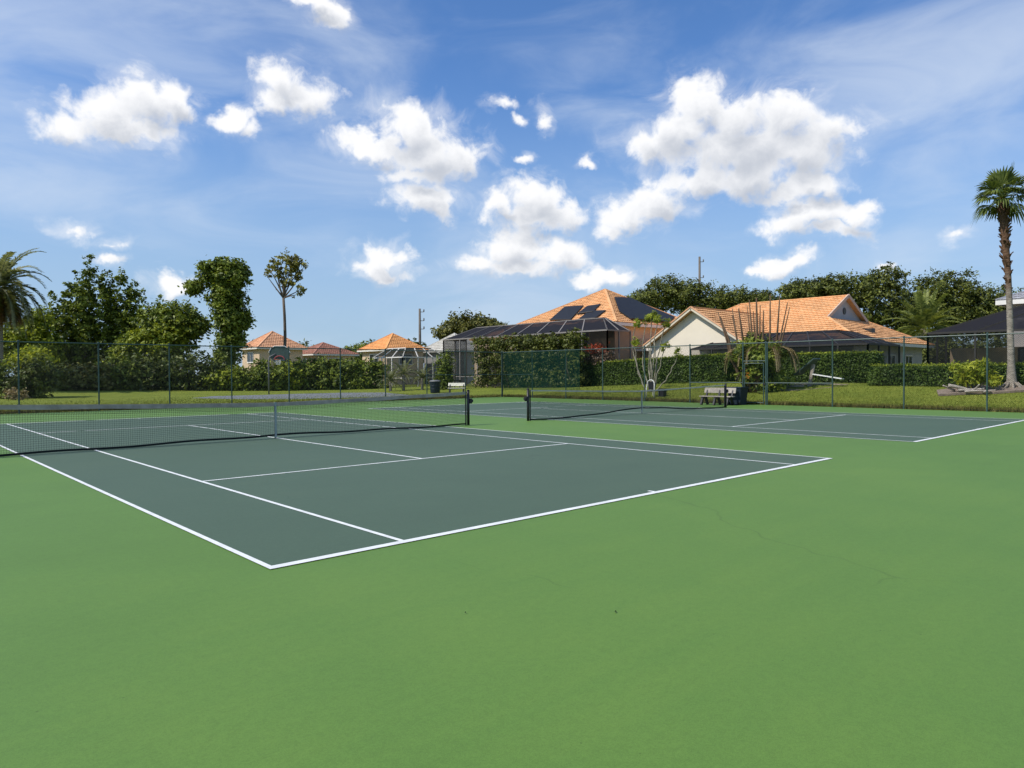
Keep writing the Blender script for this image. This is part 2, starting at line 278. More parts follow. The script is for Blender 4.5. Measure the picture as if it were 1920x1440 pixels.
# ------------------------------------------------------------------ mesh helpers
def org(o):
    v = Vector((0, 0, 0))
    while o is not None: v += o.location; o = o.parent
    return v
class MB:
    """collects shapes (in world or local coordinates), then links them as ONE mesh object"""
    def __init__(s): s.v = []; s.f = []
    def add(s, vs, fs):
        n = len(s.v); s.v += [tuple(x) for x in vs]; s.f += [tuple(i + n for i in f) for f in fs]; return s
    def box(s, x0, x1, y0, y1, z0, z1):
        return s.add([(x0, y0, z0), (x1, y0, z0), (x1, y1, z0), (x0, y1, z0), (x0, y0, z1), (x1, y0, z1), (x1, y1, z1), (x0, y1, z1)],
                     [(3, 2, 1, 0), (4, 5, 6, 7), (0, 1, 5, 4), (1, 2, 6, 5), (2, 3, 7, 6), (3, 0, 4, 7)])
    def beam(s, a, b, w, h=None, up=(0, 0, 1)):
        a, b = Vector(a), Vector(b); h = h or w; t = (b - a).normalized(); u = Vector(up)
        if abs(t.dot(u)) > .98: u = Vector((1, 0, 0))
        x = t.cross(u).normalized()*w/2; y = x.cross(t).normalized()*h/2
        return s.add([a - x - y, a + x - y, a + x + y, a - x + y, b - x - y, b + x - y, b + x + y, b - x + y],
                     [(3, 2, 1, 0), (4, 5, 6, 7), (0, 1, 5, 4), (1, 2, 6, 5), (2, 3, 7, 6), (3, 0, 4, 7)])
    def tube(s, path, rad, n=8, cap=True):
        path = [Vector(p) for p in path]; m = len(path)
        rad = rad if isinstance(rad, (list, tuple)) else [rad]*m
        vs = []; prev = None
        for i, p in enumerate(path):
            t = (path[min(i + 1, m - 1)] - path[max(i - 1, 0)]).normalized()
            if prev is None:
                u = Vector((0, 0, 1)) if abs(t.z) < .9 else Vector((1, 0, 0)); x = t.cross(u).normalized()
            else: x = (prev - t*prev.dot(t)).normalized()
            prev = x; y = t.cross(x)
            for k in range(n):
                a = 2*math.pi*k/n; vs.append(p + (x*math.cos(a) + y*math.sin(a))*rad[i])
        fs = [(i*n + k, i*n + (k + 1) % n, (i + 1)*n + (k + 1) % n, (i + 1)*n + k) for i in range(m - 1) for k in range(n)]
        if cap: fs += [tuple(range(n - 1, -1, -1)), tuple(range((m - 1)*n, m*n))]
        return s.add(vs, fs)
    def lathe(s, c, prof, n=16):
        vs = []; m = len(prof)
        for r_, z in prof:
            for k in range(n):
                a = 2*math.pi*k/n; vs.append((c[0] + r_*math.cos(a), c[1] + r_*math.sin(a), c[2] + z))
        fs = [(i*n + k, i*n + (k + 1) % n, (i + 1)*n + (k + 1) % n, (i + 1)*n + k) for i in range(m - 1) for k in range(n)]
        fs += [tuple(range(n - 1, -1, -1)), tuple(range((m - 1)*n, m*n))]
        return s.add(vs, fs)
    def poly(s, pts): return s.add(pts, [tuple(range(len(pts)))])
    def slab(s, pts, thick):
        """a planar polygon with thickness, grown against its normal"""
        pts = [Vector(p) for p in pts]; n_ = (pts[1] - pts[0]).cross(pts[2] - pts[0]).normalized(); k = len(pts)
        lo = [p - n_*thick for p in pts]
        return s.add(pts + lo, [tuple(range(k)), tuple(range(2*k - 1, k - 1, -1))] + [(i, i + k, (i + 1) % k + k, (i + 1) % k) for i in range(k)])
    def build(s, name, m, parent=None, smooth=False, kind=None):
        o3 = org(parent); me = bpy.data.meshes.new(name)
        me.from_pydata([(x - o3.x, y - o3.y, z - o3.z) for x, y, z in s.v], [], s.f)
        me.materials.append(M[m] if isinstance(m, str) else m)
        if smooth: me.polygons.foreach_set('use_smooth', [True]*len(me.polygons))
        o = bpy.data.objects.new(name, me); COL.objects.link(o)
        if parent is not None: o.parent = parent
        if kind: o['kind'] = kind
        return o
def np_quads(name, V, m, parent=None, kind=None, nv=4):
    """V: (N, nv, 3) world coordinates, one polygon each"""
    o3 = org(parent); N = len(V); V = V.reshape(-1, 3) - np.array(o3)
    me = bpy.data.meshes.new(name); me.vertices.add(len(V)); me.loops.add(N*nv); me.polygons.add(N)
    me.vertices.foreach_set('co', V.astype(np.float32).ravel()); me.loops.foreach_set('vertex_index', np.arange(N*nv, dtype=np.int32))
    me.polygons.foreach_set('loop_start', np.arange(0, N*nv, nv, dtype=np.int32)); me.polygons.foreach_set('loop_total', np.full(N, nv, dtype=np.int32))
    me.update(calc_edges=True); me.materials.append(M[m] if isinstance(m, str) else m)
    o = bpy.data.objects.new(name, me); COL.objects.link(o)
    if parent is not None: o.parent = parent
    if kind: o['kind'] = kind
    return o
def thing(name, label, cat, loc, group=None):
    o = bpy.data.objects.new(name, None); COL.objects.link(o); o.location = loc; o.empty_display_size = .3
    return tag(o, label, cat, group)
def tag(o, label, cat, group=None):
    o['label'] = label; o['category'] = cat
    if group: o['group'] = group
    return o
def struct(o): o['kind'] = 'structure'; return o
def sst(t, a, b): t = min(1, max(0, (t - a)/(b - a))); return t*t*(3 - 2*t)
def gz(u, v):
    """height of the ground: level with the courts, a low rise behind the side fence"""
    A = float(np.interp(v, [-20, 5, 20, 34, 45, 60], [.9, .9, .98, .46, .3, .25])); r_ = sst(u, 32.3, 40.5)
    return A*r_ + (1 - r_)*.28*sst(v, 56, 75)

# ------------------------------------------------------------------ setting: ground, courts
W, NV, SNG, SRV, LEN, GAP = 10.973, 11.885, 1.372, 6.401, 23.77, 15.449
CU, CV = 31.05, 31.45                     # edges of the coated slab, at the fences
def lawn():
    us = np.concatenate([[-1500, -500, -200, -90], np.arange(-50, 31.2, 5.), [31.15, 31.25], np.arange(32, 62, .75), np.arange(64, 130, 6), [180, 400, 900, 2500]])
    vs = np.concatenate([[-1500, -500, -200, -90], np.arange(-50, 31.4, 5.), [31.5, 31.6], np.arange(33, 80, 2.), np.arange(84, 140, 6), [180, 400, 900, 2500]])
    m = MB(); n = len(vs)
    for u in us:
        for v in vs:
            z = gz(u, v) if (u > 31.2 or v > 31.55) else -.05
            if u > 31.2 or v > 31.55: z += .012
            m.v.append((u, v, z))
    m.f = [(i*n + j, (i + 1)*n + j, (i + 1)*n + j + 1, i*n + j + 1) for i in range(len(us) - 1) for j in range(n - 1)]
    struct(m.build('lawn', 'lawn', smooth=True))
lawn()
struct(MB().slab([(-12, -14, 0), (CU, -14, 0), (CU, CV, 0), (-12, CV, 0)], .04).build('court_surround', 'court_green'))
def court(u0, name):
    s = struct(MB().poly([(u0, 0, .004), (u0 + W, 0, .004), (u0 + W, LEN, .004), (u0, LEN, .004)]).build(name, 'court_grey'))
    def line(a0, a1, b0, b1): MB().poly([(u0 + a0, b0, .008), (u0 + a1, b0, .008), (u0 + a1, b1, .008), (u0 + a0, b1, .008)]).build('court_line', 'line', s)
    h = .05
    line(0, W, 0, h*1.9); line(0, W, LEN - h*1.9, LEN)                       # baselines
    for a in (h*.55, SNG, W - SNG, W - h*.55): line(a - h*.55, a + h*.55, h*1.9 + .001, LEN - h*1.9 - .001)       # side lines
    for b in (NV - SRV, NV + SRV): line(SNG + h*.55 + .001, W - SNG - h*.55 - .001, b - h*.6, b + h*.6)   # service lines
    line(W/2 - h*.6, W/2 + h*.6, NV - SRV + h*.6 + .001, NV + SRV - h*.6 - .001)               # centre line
    line(W/2 - h*.6, W/2 + h*.6, h*1.9 + .001, h*1.9 + .1); line(W/2 - h*.6, W/2 + h*.6, LEN - h*1.9 - .1, LEN - h*1.9 - .001)
court(0, 'near_court'); court(GAP, 'far_court')
pad = [(15.1, 46.2), (16.7, 41), (19.1, 38.2), (24.6, 37.9), (28.5, 38.7), (31.8, 47.8), (29, 50.1), (25, 50.1), (21.8, 49.4), (17.7, 49.4)]
struct(MB().slab([(x, y, .03) for x, y in pad], .05).build('asphalt_pad', 'asphalt'))
bed = [(36.1, 5.6), (36.6, 4.6), (36.9, 3.5), (37.6, 2.2), (38.9, 2.2), (39.1, 4.0), (38.2, 5.2), (37.2, 6.0)]
struct(MB().slab([(x, y, gz(x, y) + .028) for x, y in bed], .1).build('mulch_bed', 'mulch'))
bed = [(36.6, 16.4), (36.9, 13.2), (38, 11.6), (39.6, 11.2), (40.2, 13.5), (39.5, 16.2)]
struct(MB().slab([(x, y, gz(x, y) + .028) for x, y in bed], .1).build('mulch_bed', 'mulch'))

def grass(name, n, sampler, hmin, hmax, w, m, parent=None):
    V = np.zeros((n, 3, 3)); k = 0
    pts = [sampler() for _ in range(n)]
    for k, (u, v) in enumerate(pts):
        z = gz(u, v) + .008; a = random.random()*6.283; h = random.uniform(hmin, hmax); dx, dy = math.cos(a)*w/2, math.sin(a)*w/2; b = random.random()*6.283; t = h*random.uniform(.1, .6)
        V[k] = ((u - dx, v - dy, z), (u + dx, v + dy, z), (u + math.cos(b)*t, v + math.sin(b)*t, z + h))
    return np_quads(name, V, m, None, 'stuff', 3)
def s_right():
    while 1:
        u = 31.2 + abs(random.gauss(0, 4.5)); v = random.uniform(-2, 31)
        if u < 42: return u, v
def s_left(): return random.uniform(-2, 31), 31.6 + abs(random.gauss(0, 7))
tag(grass('lawn_grass', 60000, s_right, .03, .075, .035, 'blade'), 'short mown grass on the rise behind the side fence', 'grass')
tag(grass('lawn_grass', 26000, s_left, .03, .075, .05, 'blade'), 'short mown grass behind the far end fence', 'grass')
def s_fr():
    if random.random() < .62: return 31.12 + abs(random.gauss(0, .22)), random.uniform(-2, 31.6)
    return random.uniform(-2, 31.3), 31.55 + abs(random.gauss(0, .25))
tag(grass('fence_grass', 16000, s_fr, .08, .24, .04, 'fringe'), 'longer dry grass along the foot of the fences', 'grass')

# ------------------------------------------------------------------ chain link fences
FH = 3.13
def link_mesh(w, h, pitch=.082, r_=.0021):
    m = MB()
    for sgn, y in ((1, -.003), (-1, .003)):
        c = -h + pitch*.5
        while c < w:
            # line x = c + t (t = 0..h), z = t ; mirrored for sgn = -1
            t0, t1 = max(0, -c), min(h, w - c)
            if t1 - t0 > .02:
                a, b = (c + t0, t0), (c + t1, t1)
                if sgn < 0: a, b = (w - a[0], a[1]), (w - b[0], b[1])
                A, B = Vector((a[0], y, a[1])), Vector((b[0], y, b[1])); n_ = Vector((-(b[1] - a[1]), 0, b[0] - a[0])).normalized()
                o1, o2, o3 = Vector((0, -r_, 0)), n_*r_*.9 + Vector((0, r_*.5, 0)), -n_*r_*.9 + Vector((0, r_*.5, 0))
                m.add([A + o1, A + o2, A + o3, B + o1, B + o2, B + o3], [(0, 1, 4, 3), (1, 2, 5, 4), (2, 0, 3, 5)])
            c += pitch
    me = bpy.data.meshes.new('mesh_panel'); me.from_pydata([tuple(x) for x in m.v], [], m.f); me.materials.append(M['wire']); return me
LINK = link_mesh(3.05, FH - .08)
def panel(root, a, b, z0=.04, height=None):
    o = bpy.data.objects.new('mesh_panel', LINK); COL.objects.link(o); o.parent = root
    d_ = Vector((b[0] - a[0], b[1] - a[1], 0)); o.location = Vector((a[0], a[1], z0)) - org(root); o.rotation_euler = (0, 0, math.atan2(d_.y, d_.x)); o.scale = (d_.length/3.05, 1, 1)
    return o
def fence(label, pts, loc, skip=(), braces=(), lean=0):
    root = thing('chain_link_fence', label, 'fence', loc)
    for i, p in enumerate(pts):
        m = MB(); m.tube([(p[0], p[1], -.1), (p[0], p[1], FH)], .034, 8); po = m.build('post', 'fence', root)
        MB().lathe((p[0], p[1], FH), [(.045, 0), (.04, .03), (.015, .05)], 8).build('post_cap', 'fence', po)
        MB().tube([(p[0], p[1], FH - .05), (p[0], p[1], FH)], .042, 8).build('rail_clamp', 'fence', po)
    for i in range(len(pts) - 1):
        a, b = pts[i], pts[i + 1]
        MB().tube([(*a, FH - .03), (*b, FH - .03)], .026, 8).build('top_rail', 'fence', root)
        if i in skip: continue
        panel(root, a, b)
        MB().tube([(*a, .06), (*b, .06)], .006, 4).build('tension_wire', 'wire', root)
    for i, z in braces: MB().tube([(*pts[i], z), (*pts[i + 1], z)], .024, 8).build('brace_rail', 'fence', root)
    return root
RV = [31.4, 28.43, 25.38, 22.34, 19.22, 16.2, 13.06, 11.82, 8.52, 5.45, 2.36, -.72]
LU = [-.2, 2.85, 5.92, 9.0, 12.05, 15.2, 18.35, 21.4, 24.5, 27.65]
fence('tall green chain link fence across the far end of the near court', [(u, 31.4) for u in LU] + [(30.93, 31.4)], (LU[0], 31.4, 0), braces=((9, 1.56), (8, 1.56)))
rf = fence('tall green chain link fence along the far side, with a gate and dark windscreen', [(31, v) for v in RV], (31, RV[0], 0), skip=(6,), braces=((0, 1.56), (5, 1.1), (7, 1.1)))
# windscreen cloth on the first bays, a little slack
m = MB(); n = 26; va, vb = 31.3, 24.15
for i in range(n + 1):
    v = va + (vb - va)*i/n
    for j in range(9):
        z = .5 + (3.07 - .5)*j/8 - (.03*math.sin(i*1.9) if j == 0 else 0); m.v.append((30.955 + .012*math.sin(i*.9 + j*.7), v, z))
m.f = [(i*9 + j, (i + 1)*9 + j, (i + 1)*9 + j + 1, i*9 + j + 1) for i in range(n) for j in range(8)]
w_ = m.build('windscreen', 'windscreen', rf, True); w_['label'] = 'dark green windscreen cloth tied to the fence corner'
# gate in the side fence
gt = thing('fence_gate', 'narrow green chain link gate beside the bench', 'gate', (31, 12.44, 0))
ga, gb = 13.0, 11.88
for v in (ga - .03, gb + .06): MB().tube([(31, v, .06), (31, v, 2.1)], .024, 8).build('gate_stile', 'fence', gt)
for z in (.1, 1.08, 2.08): MB().tube([(31, ga - .03, z), (31, gb + .06, z)], .022, 8).build('gate_rail', 'fence', gt)
MB().tube([(31, 13.06, 2.2), (31, 11.82, 2.2)], .026, 8).build('gate_header', 'fence', gt)
MB().tube([(31, 11.74, 0), (31, 11.74, FH)], .036, 8).build('latch_post', 'fence', gt)
for z in (.4, 1.7): MB().box(30.96, 31.04, ga, 13.06, z, z + .09).build('hinge', 'black_metal', gt)
MB().box(30.94, 31.06, gb - .06, gb + .07, 1.0, 1.09).build('latch', 'black_metal', gt)
gm = link_mesh(1.18, 2.0); o = bpy.data.objects.new('mesh_panel', gm); COL.objects.link(o); o.parent = gt; o.location = (0, 13.03 - 12.44, .08); o.rotation_euler = (0, 0, -math.pi/2)
gm2 = link_mesh(1.2, .86); o = bpy.data.objects.new('mesh_panel', gm2); COL.objects.link(o); o.parent = gt; o.location = (0, 13.04 - 12.44, 2.22); o.rotation_euler = (0, 0, -math.pi/2)

# ------------------------------------------------------------------ tennis nets
def tennis_net(u0, label, tape, lift, tape_w, double):
    ua, ub, uc = u0 - .914, u0 + W + .914, u0 + W/2
    root = thing('tennis_net', label, 'net', (uc, NV, 0)); hw = (ub - ua)/2
    def zt(u): return .914 + .15*abs((u - uc)/hw)**1.25
    def zb(u):
        t = abs((u - uc)/hw); return .03 + lift*max(0, 1 - t*1.55)**1.1 + .012*math.sin(u*2.3)
    for u, s in ((ua, -1), (ub, 1)):
        p = MB().tube([(u, NV, -.05), (u, NV, 1.085)], .044, 12).build('post', 'black_metal', root, True)
        MB().lathe((u, NV, 1.085), [(.048, 0), (.048, .02), (.03, .035)], 12).build('post_cap', 'black_metal', p)
        q = MB(); q.box(u + s*.03, u + s*.12, NV - .05, NV + .05, .68, .84); q.tube([(u + s*.12, NV, .76), (u + s*.17, NV, .76)], .05, 10); q.build('winder', 'black_metal', p)
        MB().tube([(u - s*.10, NV, .0), (u - s*.10, NV, 1.06)], .022, 8).build('lacing_bar', 'black_metal', root)
    a, b = ua + .10, ub - .10; n = 60
    us = [a + (b - a)*i/n for i in range(n + 1)]
    cord = MB(); r_ = .0021
    def prism(A, B, ax):
        A, B = Vector(A), Vector(B); o1, o2, o3 = Vector((0, -r_, 0)), Vector(ax)*r_ + Vector((0, r_*.6, 0)), -Vector(ax)*r_ + Vector((0, r_*.6, 0))
        cord.add([A + o1, A + o2, A + o3, B + o1, B + o2, B + o3], [(0, 1, 4, 3), (1, 2, 5, 4), (2, 0, 3, 5)])
    k = 0; u = a
    while u < b:
        prism((u, NV, zb(u)), (u, NV, zt(u) - .03), (1, 0, 0)); u += .046
    for j in range(1, 21):
        t = j/21
        for i in range(n):
            za = zb(us[i])*(1 - t) + (zt(us[i]) - .03)*t; zb_ = zb(us[i + 1])*(1 - t) + (zt(us[i + 1]) - .03)*t
            prism((us[i], NV, za), (us[i + 1], NV, zb_), (0, 0, 1))
    if double:
        u = a + .02
        while u < b:
            prism((u, NV + .02, zt(u) - .2), (u, NV + .02, zt(u) - .03), (1, 0, 0)); u += .046
        for j in range(5):
            for i in range(n): prism((us[i], NV + .02, zt(us[i]) - .2 + .035*j), (us[i + 1], NV + .02, zt(us[i + 1]) - .2 + .035*j), (0, 0, 1))
    cord.build('netting', 'net', root)
    def strip(name, lo, hi, th, m):
        q = MB()
        for i in range(n + 1):
            u = us[i]; q.v += [(u, NV - th, lo(u)), (u, NV - th*1.1, hi(u)), (u, NV + th*1.1, hi(u)), (u, NV + th, lo(u))]
        q.f = [(i*4 + k, i*4 + (k + 1) % 4, i*4 + 4 + (k + 1) % 4, i*4 + 4 + k) for i in range(n) for k in range(4)] + [(3, 2, 1, 0), (n*4, n*4 + 1, n*4 + 2, n*4 + 3)]
        return q.build(name, m, root)
    strip('headband', lambda u: zt(u) - tape_w - .006*math.sin(u*3.1), lambda u: zt(u), .012, tape)
    strip('bottom_hem', lambda u: zb(u) - .022, lambda u: zb(u) + .025, .006, 'net')
    for u in (a, b): MB().box(u - .02, u + .02, NV - .006, NV + .006, .04, 1.03).build('side_tape', 'net', root)
    st = MB().box(uc - .026, uc + .026, NV - .018, NV - .014, .012, zt(uc) + .006).box(uc - .026, uc + .026, NV + .014, NV + .018, .012, zt(uc) + .006).box(uc - .026, uc + .026, NV - .018, NV + .018, zt(uc) + .002, zt(uc) + .007)
    st.build('centre_strap', 'strap', root); MB().lathe((uc, NV, .008), [(.035, 0), (.03, .012)], 10).build('strap_anchor', 'black_metal', root)
    return root
tennis_net(0, 'long weathered tennis net with grey headband across the near court', 'tape_grey', .05, .10, True)
tennis_net(GAP, 'tennis net with thin cream headband across the far court beside the bench', 'tape_cream', .2, .045, False)

# ------------------------------------------------------------------ houses
def tiles(poly, m, root, course=.37, width=.31, lift=.075):
    """a sloping roof face laid with single tiles in courses; poly is convex, its first edge is the eave"""
    P_ = [np.array(p, float) for p in poly]; e = P_[1] - P_[0]; e /= np.linalg.norm(e)
    nn = np.cross(P_[1] - P_[0], P_[2] - P_[0]); nn /= np.linalg.norm(nn)
    if nn[2] < 0: nn = -nn
    s = np.cross(nn, e)
    if s[2] < 0: s = -s
    Q = [((p - P_[0])@e, (p - P_[0])@s) for p in P_]; H = max(q[1] for q in Q)
    def ext(h):
        xs = []
        for i in range(len(Q)):
            (x0, y0), (x1, y1) = Q[i], Q[(i + 1) % len(Q)]
            if abs(y1 - y0) < 1e-9:
                if abs(y0 - h) < 1e-6: xs += [x0, x1]
            elif min(y0, y1) - 1e-9 <= h <= max(y0, y1) + 1e-9: xs.append(x0 + (x1 - x0)*(h - y0)/(y1 - y0))
        return (min(xs), max(xs)) if xs else None
    V = []; h = 0.; j = 0
    while h < H - .02:
        h1 = min(h + course, H - 1e-6); a = ext(h); b = ext(h1)
        if a is None or b is None: break
        lo, hi = min(a[0], b[0]), max(a[1], b[1]); x = lo - (width/2 if j % 2 else 0)
        while x < hi:
            y0, y1 = x + .008, x + width - .008
            c = [min(max(y0, a[0]), a[1]), min(max(y1, a[0]), a[1]), min(max(y1, b[0]), b[1]), min(max(y0, b[0]), b[1])]
            if c[1] - c[0] > .02 or c[2] - c[3] > .02:
                dz = lift*random.uniform(.75, 1.25)
                p = [P_[0] + e*c[0] + s*(h - .03) + nn*dz, P_[0] + e*c[1] + s*(h - .03) + nn*dz, P_[0] + e*c[2] + s*h1 + nn*.008, P_[0] + e*c[3] + s*h1 + nn*.008]
                mid0 = (p[0] + p[1])/2 + nn*.022; mid1 = (p[2] + p[3])/2 + nn*.022
                V.append([p[0], mid0, mid1, p[3]]); V.append([mid0, p[1], p[2], mid1])
                f0 = P_[0] + e*c[0] + s*(h - .03); f1 = P_[0] + e*c[1] + s*(h - .03)
                V.append([f0, f1, p[1], p[0]])
            x += width
        h = h1; j += 1
    o = np_quads('roof_tiles', np.array(V), m, root, 'stuff')
    return o
def roof_face(poly, m, root, **k):
    d_ = MB().slab(poly, .12).build('roof_deck', m, root); tiles(poly, m, d_, **k); return d_
def cap(pts, m, root, w=.2):
    q = MB()
    for a, b in zip(pts[:-1], pts[1:]): q.beam(Vector(a) + Vector((0, 0, .05)), Vector(b) + Vector((0, 0, .05)), w, .1)
    q.build('ridge_cap', m, root)
def fascia(pts, root, m='white_trim', h=.2):
    for a, b in zip(pts[:-1], pts[1:]):
        MB().beam(Vector(a) - Vector((0, 0, h/2 + .02)), Vector(b) - Vector((0, 0, h/2 + .02)), .06, h).build('fascia', m, root)
def window(root, a, b, z0, z1, out, mull=1, frame='white_trim', door=False):
    """a and b: the two ends on the wall in plan; out: unit vector pointing out of the wall"""
    a, b, out = Vector((*a, 0)), Vector((*b, 0)), Vector((*out, 0)); Z = Vector((0, 0, 1))
    f = MB()
    for p, q in ((a + Z*z0, b + Z*z0), (a + Z*z1, b + Z*z1), (a + Z*z0, a + Z*z1), (b + Z*z0, b + Z*z1)): f.beam(p + out*.04, q + out*.04, .08, .09)
    for k in range(1, mull + 1):
        c = a + (b - a)*k/(mull + 1); f.beam(c + Z*z0 + out*.03, c + Z*z1 + out*.03, .05, .05)
    w = f.build('door_frame' if door else 'window', frame, root)
    MB().slab([a + Z*z0 + out*.012, b + Z*z0 + out*.012, b + Z*z1 + out*.012, a + Z*z1 + out*.012], .01).build('pane', 'glass', w)
    if not door: MB().beam(a + Z*(z0 - .07) + out*.06, b + Z*(z0 - .07) + out*.06, .12, .06).build('sill', frame, w)
def pyramid_house(name, label, u, v, wu, wv, ze, zr, tm, wm, over=.5, zg=0., trim='white_trim', ridge=0., wins=True):
    root = thing(name, label, 'house', (u + wu/2, v + wv/2, zg))
    MB().box(u + over, u + wu - over, v + over, v + wv - over, zg - .5, ze - .04).build('wall', wm, root)
    c = [(u, v, ze), (u + wu, v, ze), (u + wu, v + wv, ze), (u, v + wv, ze)]
    if ridge: a0, a1 = (u + wu/2, v + wv/2 - ridge, zr), (u + wu/2, v + wv/2 + ridge, zr)
    else: a0 = a1 = (u + wu/2, v + wv/2, zr)
    roof_face([c[0], c[1], a0], tm, root); roof_face([c[2], c[3], a1], tm, root)
    if ridge: roof_face([c[1], c[2], a1, a0], tm, root); roof_face([c[3], c[0], a0, a1], tm, root); cap([a0, a1], tm, root)
    else: roof_face([c[1], c[2], a0], tm, root); roof_face([c[3], c[0], a0], tm, root)
    for p, a in zip(c, (a0, a0, a1, a1)): cap([p, a], tm, root)
    fascia(c + [c[0]], root, trim)
    if wins:
        window(root, (u + over, v + wv*.35), (u + over, v + wv*.65), ze - 1.9, ze - .6, (-1, 0)); window(root, (u + wu*.35, v + over), (u + wu*.65, v + over), ze - 1.9, ze - .6, (0, -1))
    return root
pyramid_house('tiled_house', 'far house with rosy hip roof behind the slender tree', 36.36, 84.7, 7.05, 6.5, 5.2, 7.5, 'tile_rose', 'tan_wall', zg=.3)
pyramid_house('tiled_house', 'far house with dull red roof half hidden behind the shrubs', 46.2, 88.5, 7.5, 8.2, 4.6, 6.4, 'tile_red', 'tan_wall', zg=.3)
pyramid_house('tiled_house', 'far house with bright orange hip roof above the white pool cage', 47.22, 71.34, 6.69, 6.87, 4.8, 7.0, 'tile_bright', 'tan_wall', zg=.3)
pyramid_house('tiled_house', 'pale grey roofed house at the end of the dark pool cage', 55.0, 67.0, 6.0, 8.0, 4.75, 7.1, 'tile_pale', 'grey_wall', zg=.3, wins=False)
pyramid_house('tiled_house', 'red roofed house glimpsed behind the drooping palm', 14.0, 101.0, 6.5, 7.0, 4.2, 6.6, 'tile_red', 'tan_wall', zg=.3)

# the house with the black solar mats
D0, D1 = (45.52, 33.0), (58.97, 47.13); ZE, APX = 6.0, (52.4, 39.9, 9.87)
hd = thing('tiled_house', 'tall tan house with salmon hip roof carrying black solar mats', 'house', (52.2, 40, .6))
MB().box(D0[0] + .7, D1[0] - .7, D0[1] + .7, D1[1] - .7, 0, ZE - .05).build('wall', 'tan_wall', hd)
dc = [(*D0, ZE), (D1[0], D0[1], ZE), (*D1, ZE), (D0[0], D1[1], ZE)]
faces = {}
for i in range(4): faces[i] = roof_face([dc[i], dc[(i + 1) % 4], APX], 'tile_orange', hd)
for p in dc: cap([p, APX], 'tile_orange', hd)
fascia(dc + [dc[0]], hd, 'white_trim', .26)
MB().box(D0[0] + .08, D1[0] - .08, D0[1] + .08, D1[1] - .08, ZE - .27, ZE - .2).build('soffit', 'white_trim', hd)
for pts in ([(46.53, 41.75, 6.55), (49.21, 42.29, 8.01), (49.04, 39.71, 7.93), (46.2, 38.84, 6.37)], [(47.31, 38.98, 6.98), (48.85, 39.07, 7.82), (49.04, 37.6, 7.92), (47.47, 37.17, 7.07)],
            [(46.09, 37.82, 6.31), (47.76, 37.87, 7.23), (47.58, 35.75, 7.13), (46.14, 35.78, 6.34)],
            [(51.04, 37.7, 8.71), (53.75, 37.96, 8.86), (54.91, 36.14, 7.81), (56.39, 34.57, 6.91), (53.56, 33.35, 6.2), (48.05, 33.43, 6.25), (48.15, 34.81, 7.05)]):
    P_ = [Vector(p) for p in pts]; n_ = (P_[1] - P_[0]).cross(P_[2] - P_[0]).normalized(); n_ = n_ if n_.z > 0 else -n_
    if (P_[1] - P_[0]).cross(P_[2] - P_[0]).z < 0: P_.reverse()
    sm = MB().slab([p + n_*.20 for p in P_], .10).build('solar_mat', 'solar', hd)
    hb = MB()
    lo = sorted(P_, key=lambda p: p.z)
    hb.tube([lo[0] + n_*.22, lo[1] + n_*.22], .05, 6); hb.build('header_pipe', 'dark_frame', sm)
window(hd, (D0[0] + .7, 36.6), (D0[0] + .7, 38.0), 4.3, 5.3, (-1, 0), 1)
window(hd, (D0[0] + .7, 41), (D0[0] + .7, 44), .9, 3.1, (-1, 0), 2, 'dark_frame', True)
MB().box(D0[0] + .55, D0[0] + .7, 33.7, 47, 3.3, 3.5).build('wall_band', 'white_trim', hd)
MB().box(47.5, 57, 46.5, 54.2, 0, 5.3).build('rear_wing', 'tan_wall', hd)
roof_face([(47.1, 54.6, 5.35), (47.1, 46.9, 5.35), (52, 46.9, 6.6), (52, 54.6, 6.6)], 'tile_orange', hd)

